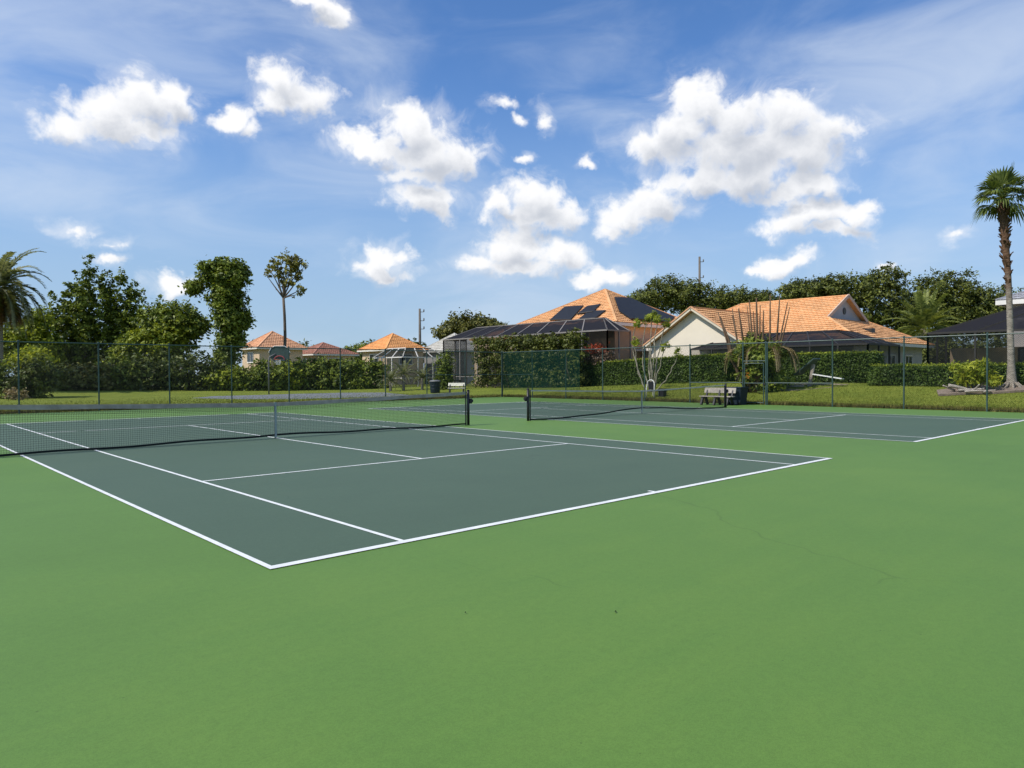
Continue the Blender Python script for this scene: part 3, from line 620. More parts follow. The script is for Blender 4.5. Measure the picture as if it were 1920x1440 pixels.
def cage(label, P0, P1, ze, zt, ins, frame, wallm, roofm, zg, nu=3, nv=4, sides=('u0', 'v0'), name='pool_cage', rail=True, group=None):
    """screened pool enclosure: posts, beams and mesh panels, with a hipped (mansard) mesh roof. P0, P1: plan corners"""
    (u0, v0), (u1, v1) = P0, P1
    root = thing(name, label, 'screen enclosure', ((u0 + u1)/2, (v0 + v1)/2, zg))
    def bm(a, b, w=.09, nm='frame_bar'): MB().beam(a, b, w, w).build(nm, frame, root)
    def line(n_, a, b): return [(a + (b - a)*i/n_) for i in range(n_ + 1)]
    us, vs = line(nu, u0, u1), line(nv, v0, v1)
    iu0, iu1, iv0, iv1 = u0 + ins[0], u1 - ins[1], v0 + ins[2], v1 - ins[3]
    def wall_run(pts, out):
        for p in pts: bm((*p, zg), (*p, ze), .1, 'post')
        for a, b in zip(pts[:-1], pts[1:]):
            bm((*a, ze), (*b, ze), .12, 'eave_beam')
            if rail: bm((*a, zg + .95), (*b, zg + .95), .06, 'rail')
            A, B = Vector((*a, zg)), Vector((*b, zg)); MB().poly([A, B, B + Vector((0, 0, ze - zg)), A + Vector((0, 0, ze - zg))]).build('mesh_screen', wallm, root)
    if 'u0' in sides: wall_run([(u0, v) for v in vs], None)
    if 'v0' in sides: wall_run([(u, v0) for u in us], None)
    if 'v1' in sides: wall_run([(u, v1) for u in us], None)
    ii = [iv0 + (iv1 - iv0)*k/nv for k in range(nv + 1)]; iu = [iu0 + (iu1 - iu0)*k/nu for k in range(nu + 1)]
    for k in range(nv):
        MB().poly([(u0, vs[k], ze), (u0, vs[k + 1], ze), (iu0, ii[k + 1], zt), (iu0, ii[k], zt)]).build('roof_screen', roofm, root)
        MB().poly([(iu0, ii[k], zt), (iu0, ii[k + 1], zt), (iu1, ii[k + 1], zt), (iu1, ii[k], zt)]).build('roof_screen', roofm, root)
    for k in range(nu):
        MB().poly([(us[k], v0, ze), (us[k + 1], v0, ze), (iu[k + 1], iv0, zt), (iu[k], iv0, zt)]).build('roof_screen', roofm, root)
        MB().poly([(us[k], v1, ze), (us[k + 1], v1, ze), (iu[k + 1], iv1, zt), (iu[k], iv1, zt)]).build('roof_screen', roofm, root)
    for k in range(nv + 1):
        bm((u0, vs[k], ze), (iu0, ii[k], zt)); bm((iu0, ii[k], zt), (iu1, ii[k], zt))
    for k in range(nu + 1): bm((us[k], v0, ze), (iu[k], iv0, zt))
    bm((iu0, iv0, zt), (iu0, iv1, zt)); bm((iu0, iv0, zt), (iu1, iv0, zt)); bm((iu0, iv1, zt), (iu1, iv1, zt))
    return root
cage('long dark screened enclosure in front of the solar roofed house', (42.3, 31.3), (45.3, 52.9), 5.1, 6.35, (2.6, 0, 2.6, 2.2), 'grey_frame', 'screen', 'screen_roof', .4, 2, 8, ('u0', 'v1', 'v0'))
cage('white framed pool cage below the bright orange roof', (41.0, 58.4), (47.0, 64.5), 3.45, 4.5, (1.3, 1.3, 1.3, 1.3), 'white_trim', 'screen_light', 'screen_light', .25, 3, 3)

# the house with the cream gable wing
hf = thing('tiled_house', 'wide house with salmon tiled roof and cream gable wing above the hedge', 'house', (56, 22, .9))
u1, vS, w, s_, gg, vN, ze = 48.73, 14.16, 7.71, .51, 3.82, 33.5, 3.8
uR, zR, vg, zG = u1 + w, ze + s_*w, vS + (w - gg), ze + s_*(w - gg); vR = 27.48
MB().box(u1 + .7, u1 + 2*w - .7, vS + .7, vN - .7, .2, ze - .05).build('wall', 'grey_wall', hf)  # wall coloured grey to put its shade into the paint; wing stays cream
roof_face([(u1, vN, ze), (u1, vS, ze), (u1 + w - gg, vg, zG), (uR, vg, zR), (uR, vR, zR)], 'tile_orange', hf)
roof_face([(u1 + 2*w, vS, ze), (u1 + 2*w, vN, ze), (uR, vR, zR), (uR, vg, zR), (u1 + w + gg, vg, zG)], 'tile_orange', hf)
roof_face([(u1, vS, ze), (u1 + 2*w, vS, ze), (u1 + w + gg, vg, zG), (u1 + w - gg, vg, zG)], 'tile_orange', hf)
roof_face([(u1 + 2*w, vN, ze), (u1, vN, ze), (uR, vR, zR)], 'tile_orange', hf)
gw = MB().slab([(u1 + w - gg, vg + .35, zG - .1), (u1 + w + gg, vg + .35, zG - .1), (uR, vg + .35, zR - .12)], .2).build('dormer_gable', 'grey_wall', hf)
vt = MB(); vt.tube([(uR, vg + .37, zG + .75), (uR, vg + .30, zG + .75)], .28, 14); vt.build('round_vent', 'dark_frame', gw)
for sg in (-1, 1): MB().beam((uR, vg, zR + .02), (uR + sg*gg, vg, zG + .02), .1, .26).build('rake_board', 'pink_trim', hf)
cap([(uR, vg, zR), (uR, vR, zR)], 'tile_orange', hf); cap([(u1, vS, ze), (u1 + w - gg, vg, zG)], 'tile_orange', hf); cap([(u1 + 2*w, vS, ze), (u1 + w + gg, vg, zG)], 'tile_orange', hf); cap([(u1, vN, ze), (uR, vR, zR)], 'tile_orange', hf)
fascia([(u1, vN, ze), (u1, vS, ze), (u1 + 2*w, vS, ze), (u1 + 2*w, vN, ze)], hf, 'white_trim', .22)
# wing: gable wall towards the courts
ug, vp, zp, hwv, gs = 44.0, 24.59, 6.51, 4.4, .635
zev = zp - gs*hwv; MB().add([(ug + .45, vp - hwv + .45, .2), (ug + .45, vp + hwv - .45, .2), (ug + .45, vp + hwv - .45, zev + .12), (ug + .45, vp, zp - .17), (ug + .45, vp - hwv + .45, zev + .12),
              (54, vp - hwv + .45, .2), (54, vp + hwv - .45, .2), (54, vp + hwv - .45, zev + .12), (54, vp, zp - .17), (54, vp - hwv + .45, zev + .12)],
             [(0, 1, 2, 3, 4), (9, 8, 7, 6, 5), (0, 4, 9, 5), (1, 6, 7, 2), (2, 7, 8, 3), (3, 8, 9, 4)]).build('gable_wing', 'cream_wall', hf)
uv = u1 + (zp - ze)/s_; ue = u1 + (zev - ze)/s_
for sg in (-1, 1):
    pts = [(ug, vp + sg*hwv, zev), (max(ue, u1) + .3, vp + sg*hwv, zev), (uv + .3, vp, zp), (ug, vp, zp)]
    if sg > 0: pts = [pts[1], pts[0], pts[3], pts[2]]
    roof_face(pts, 'tile_orange', hf)
    MB().beam((ug - .02, vp, zp - .07), (ug - .02, vp + sg*hwv, zev - .07), .1, .2).build('rake_board', 'cream_trim', hf)
    MB().beam((ug - .06, vp, zp + .07), (ug - .06, vp + sg*hwv, zev + .07), .12, .08).build('rake_tile', 'tile_rose', hf)
cap([(ug, vp, zp), (uv, vp, zp)], 'tile_orange', hf)
window(hf, (ug + .45, 21.2), (ug + .45, 22.0), 1.7, 2.6, (-1, 0), 1, 'dark_frame'); window(hf, (ug + .45, 25.6), (ug + .45, 27.2), 1.55, 2.0, (-1, 0), 1, 'dark_frame')
for v in (19.6, 17.2, 14.9): window(hf, (u1 + .7, v), (u1 + .7, v + 1.3), 1.2, 3.0, (-1, 0), 1, 'white_trim', True)
for u in (51.5, 55.6, 59.4): window(hf, (u, vS + .7), (u + 1.6, vS + .7), 1.5, 2.9, (0, -1), 1)
vt = MB(); vt.box(54.6, 55.3, 15.6, 16.4, 4.55, 4.95); vt.build('roof_vent', 'dark_frame', hf)
cage('low dark screened lanai beside the cream gable wall', (43.3, 11.6), (48.6, 24.2), 3.35, 4.4, (2.6, 0, 3.0, 2.6), 'dark_frame', 'screen_light', 'screen_roof', .9, 3, 7)

# house with slate grey roof at the edge of the frame, its screened lanai in front
hg = thing('slate_house', 'grey tiled house behind the tall fan palm', 'house', (60, 0, .9))
MB().box(52.7, 68, -10, 6.2, .2, 6.15).build('wall', 'grey_wall', hg)
gc = [(52, -11, 6.2), (52, 6.95, 6.2), (69, 6.95, 6.2), (69, -11, 6.2)]; ga_, gb_ = (60.5, -2.5, 9.6), (60.5, -1.5, 9.6)
roof_face([gc[1], gc[0], ga_, gb_], 'tile_slate', hg, course=.4, lift=.07); roof_face([gc[2], gc[1], gb_], 'tile_slate', hg, course=.4, lift=.07); roof_face([gc[0], gc[3], ga_], 'tile_slate', hg, course=.4, lift=.07); roof_face([gc[3], gc[2], gb_, ga_], 'tile_slate', hg, course=.4, lift=.07)
cap([gc[1], gb_], 'tile_slate', hg); fascia(gc + [gc[0]], hg, 'white_trim', .28)
MB().box(49.62, 52.69, -10, 8.9, .2, 3.1).build('porch_wall', 'tan_wall', hg)
window(hg, (49.6, 4.2), (49.6, 5.2), .95, 3.0, (-1, 0), 0, 'dark_frame', True)
cage('dark screened lanai with sloping mesh roof behind the fan palm', (46, -6), (49.5, 9.1), 3.95, 5.6, (2.0, 0, 3, 4.9), 'dark_frame', 'screen', 'screen_roof', .9, 2, 6, ('u0', 'v1'))

# ------------------------------------------------------------------ utility poles
def utility_pole(label, u, v, h, arms, m='wood_pole'):
    r_ = thing('utility_pole', label, 'pole', (u, v, 0))
    MB().tube([(u, v, -.5), (u, v, h)], [.32, .2], 10).build('pole', m, r_, True)
    for z in arms:
        a = MB().beam((u - .1, v + .1, z), (u + .55, v - .5, z), .09, .1).build('bracket', m, r_)
        MB().lathe((u + .55, v - .5, z), [(.08, 0), (.14, .12), (.1, .25), (.14, .36), (.06, .5)], 8).build('insulator', 'pole_grey', a)
utility_pole('grey utility pole rising behind the dark oaks', 119.9, 72.1, 24.3, (23.3, 20.2, 18))
utility_pole('distant utility pole between the orange roof and the dark enclosure', 73.8, 101.1, 13.5, (12.9, 11.3, 9.8))

# ------------------------------------------------------------------ vegetation
def unit(a): return a/np.maximum(1e-9, np.linalg.norm(a, axis=-1, keepdims=True))
def leaf_quads(C_, N_, size, aspect=.5, var=.35):
    """pointed leaves: C_ centres, N_ facing directions"""
    n = len(C_); t = unit(np.cross(N_, unit(RNG.normal(size=(n, 3))))); b = np.cross(N_, t)
    L = size*(1 + var*RNG.uniform(-1, 1, (n, 1))); w_ = L*aspect
    return np.stack([C_ - t*L*.5, C_ + b*w_*.5 - N_*L*.06, C_ + t*L*.5 - N_*L*.12, C_ - b*w_*.5 - N_*L*.06], 1)
def crown_points(blobs, n, clump=.35, per=22, fill=.15, up=.5):
    """leaf centres and facings for a crown made of ellipsoids (x, y, z, rx, ry, rz), gathered in clumps on their outer parts"""
    B = np.array(blobs, float); wt = (B[:, 3]*B[:, 4] + B[:, 3]*B[:, 5] + B[:, 4]*B[:, 5]); wt /= wt.sum()
    K = max(4, int(n/per)); k = RNG.choice(len(B), K, p=wt); dr = unit(RNG.normal(size=(K, 3)))
    rad = (1.10 - .50*RNG.random((K, 1))**1.3)*(1 + .12*np.sin(dr[:, :1]*5 + k[:, None]) + .10*np.sin(dr[:, 2:]*7 + k[:, None]*2))
    cc = B[k, :3] + dr*B[k, 3:]*rad
    i = RNG.integers(0, K, n); c = cc[i] + RNG.normal(size=(n, 3))*np.array([1, 1, .7])*clump*(.4 + .9*RNG.random((K, 1)))[i]
    nn = unit(dr[i]*.7 + np.array([0, 0, up]) + RNG.normal(size=(n, 3))*.55)
    m_ = int(n*fill)
    if m_:
        k2 = RNG.choice(len(B), m_, p=wt); q = unit(RNG.normal(size=(m_, 3)))*RNG.random((m_, 1))**.4*.8
        c = np.concatenate([c, B[k2, :3] + q*B[k2, 3:]]); nn = np.concatenate([nn, unit(RNG.normal(size=(m_, 3)))])
    return c, nn
def crown(name, root, blobs, n, size, m, clump=.35, per=16, aspect=.55, fill=.15, up=.5, zmin=None):
    c, nn = crown_points(blobs, n, clump, per, fill, up)
    if zmin is not None: k = c[:, 2] > zmin; c, nn = c[k], nn[k]
    return np_quads(name, leaf_quads(c, nn, size, aspect), m, root)
def limb(m, a, b, r0, r1, bend=.15, n=6, k=5):
    a, b = Vector(a), Vector(b); L = (b - a).length; off = Vector((random.uniform(-1, 1), random.uniform(-1, 1), random.uniform(-.2, .5)))*bend*L
    m.tube([a.lerp(b, i/k) + off*math.sin(math.pi*i/k) for i in range(k + 1)], [r0 + (r1 - r0)*i/k for i in range(k + 1)], n)
def tree(name, label, base, blobs, n, size, leafm, trunk_r, fork, barkm='bark', clump=.35, per=16, group=None, aspect=.55, cat='tree', limbs=7, fill=.15, lean=(0, 0)):
    u, v = base; z = gz(u, v); root = thing(name, label, cat, (u, v, z), group)
    m = MB(); top = (u + lean[0], v + lean[1], z + fork); limb(m, (u, v, z - .2), top, trunk_r, trunk_r*.7, .03, 8)
    m.build('trunk', barkm, root, True)
    bl = sorted(blobs, key=lambda b: -b[3]*b[5])[:limbs]
    for b in bl:
        q = MB(); limb(q, top, (b[0], b[1], b[2]), trunk_r*.45, trunk_r*.12, .12, 6); q.build('limb', barkm, root, True)
    crown('crown', root, blobs, n, size, leafm, clump, per, aspect, fill)
    return root
def shrub(name, label, base, blobs, n, size, leafm, clump=.2, per=14, group=None, aspect=.5, cat='shrub', fill=.2, stems=4):
    u, v = base; z = gz(u, v); root = thing(name, label, cat, (u, v, z), group)
    m = MB()
    for b in blobs[:stems]: limb(m, (u + random.uniform(-.2, .2), v + random.uniform(-.2, .2), z - .1), (b[0], b[1], b[2]), .06, .02, .1, 5)
    m.build('stems', 'bark', root)
    crown('foliage', root, blobs, n, size, leafm, clump, per, aspect, fill, zmin=z + .02)
    return root
def hedge(label, x0, x1, y0, y1, h, n, size, m='leaf_hedge', wob=.09, round_=.25, group=None):
    """clipped hedge following the ground"""
    cx_, cy_ = (x0 + x1)/2, (y0 + y1)/2; root = thing('hedge', label, 'hedge', (cx_, cy_, gz(cx_, cy_)), group)
    q = MB(); k = 8; i_ = .16
    for j in range(k + 1):
        t = j/k; v = y0 + i_ + (y1 - y0 - 2*i_)*t; z = gz(cx_, v)
        q.v += [(x0 + i_, v, z), (x1 - i_, v, z), (x1 - i_ - .05, v, z + h - i_), (x0 + i_ + .05, v, z + h - i_)]
    q.f = [(j*4 + a, j*4 + (a + 1) % 4, j*4 + 4 + (a + 1) % 4, j*4 + 4 + a) for j in range(k) for a in range(4)] + [(3, 2, 1, 0), (k*4, k*4 + 1, k*4 + 2, k*4 + 3)]
    q.build('branches', 'core', root)
    A = np.array([(x1 - x0)*(y1 - y0), h*(y1 - y0), h*(y1 - y0)*.35, h*(x1 - x0), h*(x1 - x0)]); s = RNG.choice(5, n, p=A/A.sum())
    U_, V_ = RNG.random(n), RNG.random(n); X = x0 + (x1 - x0)*U_; Y = y0 + (y1 - y0)*V_; Z = h*RNG.random(n)
    N_ = np.zeros((n, 3))
    X = np.where(s == 1, x0, np.where(s == 2, x1, X)); Y = np.where(s == 3, y0, np.where(s == 4, y1, Y)); Z = np.where(s == 0, h, Z)
    N_[s == 0] = (0, 0, 1); N_[s == 1] = (-1, 0, 0); N_[s == 2] = (1, 0, 0); N_[s == 3] = (0, -1, 0); N_[s == 4] = (0, 1, 0)
    ed = np.clip((Z - (h - round_))/round_, 0, 1); pull = ed**2*round_*.4
    X += np.where(s == 1, pull, np.where(s == 2, -pull, 0)); Y += np.where(s == 3, pull, np.where(s == 4, -pull, 0))
    lum = np.sin(Y*2.1 + Z*3)*.5 + np.sin(Y*5.3 + X*3.1 + Z*1.7)*.3 + np.sin(X*2.7 + Y*.9)*.3
    C_ = np.stack([X, Y, Z + np.array([gz(cx_, y) for y in Y])], 1) + N_*(lum[:, None]*wob*.8 + RNG.normal(size=(n, 1))*wob*.8 - .03) + RNG.normal(size=(n, 3))*.02
    nn = unit(N_*.42 + np.array([0, 0, .55]) + RNG.normal(size=(n, 3))*.6)
    np_quads('foliage', leaf_quads(C_, nn, size, .55), m, root)
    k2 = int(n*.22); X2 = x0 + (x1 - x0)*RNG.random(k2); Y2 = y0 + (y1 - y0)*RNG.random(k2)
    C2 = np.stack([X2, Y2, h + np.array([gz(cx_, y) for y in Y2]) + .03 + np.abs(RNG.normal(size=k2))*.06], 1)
    np_quads('lit_top_leaves', leaf_quads(C2, unit(np.array([0, 0, .6]) + RNG.normal(size=(k2, 3))*.6), size, .45), 'leaf_bright', root)  # brighter leaf colour along the top paints in the sunlit upper edge
    return root

def frond_quads(base, d0, L, droop, nl=34, leaflet=.5, w_=.045, vee=.5, taper=.6):
    """feather frond: a drooping midrib with two rows of leaflets; returns (midrib path, leaflet quads)"""
    d0 = Vector(d0).normalized(); p = Vector(base); path = [p.copy()]; k = 14; t = d0.copy()
    for i in range(k):
        t = (t + Vector((0, 0, -droop/k*(.4 + 1.3*i/k)))).normalized(); p = p + t*(L/k); path.append(p.copy())
    Q = []
    for j in range(nl):
        s = .12 + .88*j/(nl - 1); f = s*k; i = min(int(f), k - 1); q = path[i].lerp(path[i + 1], f - i); tt = (path[i + 1] - path[i]).normalized()
        side = tt.cross(Vector((0, 0, 1)))
        if side.length < .05: side = tt.cross(Vector((1, 0, 0)))
        side.normalize(); upv = side.cross(tt).normalized(); ll = leaflet*(1 - taper*abs(s - .42)/.58)*random.uniform(.85, 1.15)
        for sg in (-1, 1):
            dv = (side*sg + tt*.75 + upv*vee*random.uniform(.4, 1.2)).normalized(); e = q + dv*ll + Vector((0, 0, -ll*.22)); wv = tt*w_
            Q.append([q - wv*.5, q + wv*.5, q + dv*ll*.55 + wv*.55, e]);
    return path, Q
def feather_palm(label, base, h, L, nf, m='frond', trunk_r=.2, droop=(.6, 2.2), leaflet=.55, group=None, dead=0, elev=(-.2, 1.2), name='feather_palm', barkm='bark_palm', z=None, w_=.05, nl=34, lean=(0, 0)):
    u, v = base; z = gz(u, v) if z is None else z; root = thing(name, label, 'palm', (u, v, z), group)
    tp = Vector((u + lean[0], v + lean[1], z + h))
    path = [Vector((u, v, z - .15)).lerp(tp, i/6) for i in range(7)]
    MB().tube(path, [trunk_r*(1.25 if i == 0 else 1) for i in range(7)], 10).build('trunk', barkm, root, True)
    for kk in range(nf + dead):
        a = kk*2.39996 + random.uniform(-.2, .2); isd = kk >= nf
        f = kk/max(1, nf - 1); e = elev[1] + (elev[0] - elev[1])*f + random.uniform(-.12, .12)
        if isd: e = random.uniform(-1.2, -.7)
        d_ = (math.cos(a)*math.cos(e), math.sin(a)*math.cos(e), math.sin(e)); dr = droop[0] + (droop[1] - droop[0])*min(1, f)
        pth, Q = frond_quads(tp, d_, L*random.uniform(.85, 1.1)*(.7 if isd else 1), .8 if isd else dr, nl, leaflet, w_)
        r_ = MB().tube(pth, [.03*(1 - .8*i/(len(pth) - 1)) + .006 for i in range(len(pth))], 4); fr = r_.build('frond', 'brown_frond' if isd else m, root)
        np_quads('leaflets', np.array([[tuple(x) for x in q] for q in Q]), 'brown_frond' if isd else m, fr)
    return root
def fan_frond(base, d0, pet, rad, nseg=26, spread=2.5, droop=.35):
    """fan leaf: stalk end point, and pleated segments that droop at the tips"""
    d0 = Vector(d0).normalized(); tip = Vector(base) + d0*pet + Vector((0, 0, -pet*.12))
    side = d0.cross(Vector((0, 0, 1))); side = side.normalized() if side.length > .05 else Vector((1, 0, 0)); upv = side.cross(d0).normalized(); Q = []
    for j in range(nseg):
        a = -spread/2 + spread*j/(nseg - 1); dv = (d0*math.cos(a) + side*math.sin(a)).normalized(); pz = upv*(.06*rad*(1 if j % 2 else -1)); wv = (side*math.cos(a) - d0*math.sin(a))*rad*.062
        ll = rad*(1 - .18*abs(a)/(spread/2))*random.uniform(.9, 1.08); mid = tip + dv*ll*.62 + pz*.4; end = tip + dv*ll + Vector((0, 0, -ll*droop*random.uniform(.6, 1.5)))
        Q.append([tip, mid - wv, mid + Vector((0, 0, .01)), mid + wv]); Q.append([mid - wv, end, end + wv*.15, mid + wv])
    return tip, Q

# --- left side, beyond the far end fence
feather_palm('large drooping feather palm with brown dead fronds at the left edge', (7.1, 70.0), 9.0, 4.8, 58, 'frond_grey', .3, (1.4, 3.6), .75, dead=60, elev=(-.6, 1.3), w_=.085, nl=40)
sp = [(12.9, 87.5, 8.0, 1.6), (14.4, 86.4, 10.6, 1.4), (15.6, 86.6, 12.4, 1.3), (17.4, 85.2, 14.6, 1.1), (16.5, 84.2, 11.8, 1.6), (18.7, 84.4, 13.4, 1.3), (19.9, 83.0, 13.1, 1.2), (21.2, 82.3, 12.2, 1.4), (22.0, 81.2, 10.2, 1.3), (20.4, 84.5, 11.0, 1.6), (17.6, 86.8, 11.6, 1.6), (14.0, 88, 8.4, 1.5), (23.3, 80.3, 10.6, .8), (15.2, 85.2, 9.6, 1.5), (18.2, 83.4, 10.6, 1.5), (19.4, 84.6, 12.2, 1.2), (16.6, 86.2, 13.2, 1.1), (20.8, 82.8, 12.0, 1.1)]
bl = []
for (u, v, zt, r_) in sp:
    z = 2.2
    while z < zt: rr_ = r_*.86*(1.05 - .6*(z/zt)**3)*random.uniform(.85, 1.15); bl.append((u + random.uniform(-.15, .15), v + random.uniform(-.15, .15), z, rr_, rr_, 1.2)); z += 1.3
tree('columnar_tree', 'broad dark green tree of upright plumes beside the drooping palm', (17.6, 84.9), bl, 40000, .36, 'leaf_dark', .4, 4, clump=.2, per=20, limbs=9)
shrub('tall_shrub', 'tall yellow green shrub between the plumed tree and the vine covered tree', (20.2, 73.9), [(18.8, 75.2, 2.6, 2, 2, 2.4), (19.6, 74.4, 4.2, 2.2, 2.2, 2.1), (21.2, 73.0, 5.0, 2.2, 2.0, 1.9), (20.4, 73.6, 2.0, 2.6, 2.4, 2.0), (22.2, 72.4, 3, 1.7, 1.7, 2.4)], 9000, .42, 'leaf_bright', .3)
tree('leafy_tree', 'rounded mid green tree behind the yellow green shrub', (22.6, 74.8), [(21.6, 75.2, 7.4, 1.9, 1.9, 1.5), (23.2, 73.6, 7.7, 1.8, 1.8, 1.4), (24.4, 72.6, 6.9, 1.4, 1.4, 1.3), (22.6, 74.6, 5.8, 2.2, 2.2, 1.5)], 8000, .42, 'leaf_mid', .22, 3.5)
tree('vine_covered_tree', 'tall tree wrapped in dark climbing vine next to the slender tree', (25.4, 66.6),
     [(24.9, 67.2, 12.1, 1.7, 1.7, 1.2), (25.5, 66.6, 11.2, 1.9, 1.9, 1.5), (26.2, 66.0, 12.0, 1.2, 1.2, 1.1), (23.2, 68.8, 10.6, .9, .9, .7), (25.4, 66.8, 9.6, 1.7, 1.7, 1.4), (25.7, 66.4, 8.0, 1.5, 1.5, 1.4), (25.8, 66.3, 6.4, 1.3, 1.3, 1.4), (25.8, 66.3, 4.9, 1.3, 1.3, 1.3), (26.9, 65.3, 7.1, .6, .6, .8), (26.8, 65.4, 11.6, .5, .5, .7), (25.2, 66.8, 3.4, 1.2, 1.2, 1.2)],
     18000, .36, 'leaf_mid', .26, 10, clump=.26, limbs=6, fill=.3)
sl = [(31.0, 67.1, 13.4, .75), (31.7, 66.5, 14.0, .7), (32.4, 65.8, 13.6, .8), (33.1, 65.1, 13.0, .6), (32.0, 66.1, 12.7, .85), (31.2, 66.9, 12.3, .7), (30.4, 67.6, 12.9, .5), (32.7, 65.5, 12.2, .55), (32.9, 65.4, 10.7, .65), (32.1, 66.0, 11.4, .6), (31.4, 66.6, 11.2, .45), (30.2, 67.8, 12.2, .3), (32.5, 65.7, 10.1, .4), (31.0, 67.1, 10.6, .3)]
tree('slender_tree', 'slender bare trunked tree with small open crown behind the basketball hoop', (31.17, 66.65), [(u, v, z, r_, r_, r_*.75) for u, v, z, r_ in sl], 1500, .36, 'leaf_slender', .2, 9.6, 'bark', clump=.16, per=12, limbs=14, fill=.05, lean=(.3, -.1))
tree('leafy_tree', 'green tree filling the gap between the drooping palm and the plumed tree', (11.6, 84.5), [(11.2, 85, 6.0, 2.0, 2.0, 1.8), (12.4, 83.8, 7.4, 1.3, 1.3, 1.3), (10.0, 86.2, 4.6, 2.2, 2.2, 2.0), (12.6, 83.4, 4.6, 1.8, 1.8, 2.0), (7.6, 88, 4.2, 2.2, 2.2, 1.9)], 11000, .36, 'leaf_bright', .25, 3)
shrub('clipped_bush', 'dark rounded bush with lime shoots by the drooping palm', (7.2, 55.9), [(7.0, 56.1, 1.3, 1.3, 1.3, 1.5), (7.7, 55.5, 1.5, 1.1, 1.1, 1.4), (6.6, 56.5, .8, 1.2, 1.2, .9)], 6500, .2, 'leaf_black', .16)
shrub('lime_plant', 'lime green leafy plant rising above the dark rounded bush', (7.6, 58.4), [(7.2, 58.7, 2.9, 1.0, 1.0, .7), (8.1, 58.0, 2.9, .9, .9, .6), (7.5, 58.4, 1.5, .8, .8, 1.2)], 2400, .3, 'leaf_lime', .2)
shrub('clipped_bush', 'dark bush cut off by the left edge of the photograph', (4.9, 57.6), [(4.6, 57.8, 1.4, 1.3, 1.3, 1.5), (5.4, 57.0, 1.1, 1, 1, 1.2), (5.0, 57.4, 2.3, .9, .9, .8)], 4600, .22, 'leaf_mid', .16)
shrub('flowering_plant', 'small pale leaved plant at the foot of the dark rounded bush', (5.6, 52.4), [(5.6, 52.4, .5, .5, .5, .5), (6.0, 52.0, .3, .4, .4, .3)], 500, .16, 'straw', .1)
for i, (u, v, h, r_, m_, lb) in enumerate([(11.4, 72.2, 3.1, 1.9, 'leaf_black', 'dark shrub below the plumed tree beside the red roof'), (14.2, 70.6, 3.4, 1.9, 'leaf_olive', 'greyish shrub with thin stems below the plumed tree'), (16.4, 69.8, 3.6, 1.6, 'leaf_mid', 'leafy green shrub below the tall yellow green shrub'),
        (19.2, 68.6, 4.2, 2.4, 'leaf_black', 'very dark shrub mass behind the third fence post'), (22.2, 66.4, 4.0, 2.2, 'leaf_black', 'very dark shrub left of the vine covered trunk'), (24.6, 64.4, 2.6, 1.6, 'leaf_bright', 'light green shrub at the foot of the vine covered tree'),
        (27.3, 62.6, 3.2, 1.6, 'leaf_mid', 'spiky green shrub between the vine covered tree and the hoop'), (29.2, 62.4, 3.0, 1.6, 'leaf_bright', 'light green shrub behind the basketball hoop')]):
    shrub('shrub', lb, (u, v), [(u, v, h*.45, r_, r_, h*.5), (u - r_*.5, v + r_*.4, h*.35, r_*.7, r_*.7, h*.38), (u + r_*.5, v - r_*.4, h*.4, r_*.7, r_*.7, h*.4)], 3600, .36, m_, .26)
hv = thing('hedge', 'loose dark green hedge behind the asphalt pad', 'hedge', (33.8, 60, .1))
hb = []
for k in range(12):
    t = k/11; u, v = 30.9 + 6.4*t, 63.2 - 6.1*t; hb += [(u, v, .9, .9, .9, 1.0), (u + random.uniform(-.2, .2), v, 2.3 + random.uniform(-.25, .25), .8, .8, .95)]
crown('foliage', hv, hb, 11000, .34, 'leaf_mid', .24, zmin=.1); q = MB()
for b in hb[::2]: limb(q, (b[0], b[1], 0), (b[0] + .2, b[1], 2.4), .06, .02)
q.build('stems', 'bark', hv)
for i, (u, v, h, L, lb) in enumerate([(34.2, 50.4, .9, 1.7, 'small grey green palm left of the white pool cage'), (35.4, 50.0, 1.5, 1.9, 'tallest of the small palms before the white pool cage'), (36.5, 48.6, 1.1, 1.6, 'small palm beside the dark rubbish bin')]):
    feather_palm(lb, (u, v), h, L, 20, 'frond_grey', .13, (.7, 2.0), .3, 'small palms before the pool cage', elev=(-.1, 1.2), name='small_palm', w_=.03, nl=24)
shrub('shrub', 'dark upright shrub behind the rubbish bin', (37.4, 46.4), [(37.4, 46.4, 1.1, .8, .8, 1.1), (37.5, 46.3, 2.5, .75, .75, 1.1)], 2600, .26, 'leaf_dark', .18)
for (u, v, z, r_, lb, m_) in [(52.4, 104, 4.6, 3.0, 'distant bushy tree behind the dull red roof', 'leaf_oak'), (56, 92, 4.8, 2.4, 'distant bushy tree left of the bright orange roof', 'leaf_mid'), (61, 97, 5.0, 2.8, 'distant low tree behind the bright orange roof', 'leaf_oak'), (66, 93, 5.2, 3.0, 'distant low tree by the far utility pole', 'leaf_oak'), (42.5, 93.5, 5.8, 1.5, 'small tree top behind the rosy roof', 'leaf_oak')]:
    tree('background_tree', lb, (u, v), [(u, v, z, r_, r_, r_*.7), (u - r_*.7, v + r_*.6, z - .6, r_*.7, r_*.7, r_*.5), (u + r_*.7, v - r_*.6, z - .4, r_*.7, r_*.7, r_*.55)], 2600, .5, m_, .25, 2.5, clump=.3)
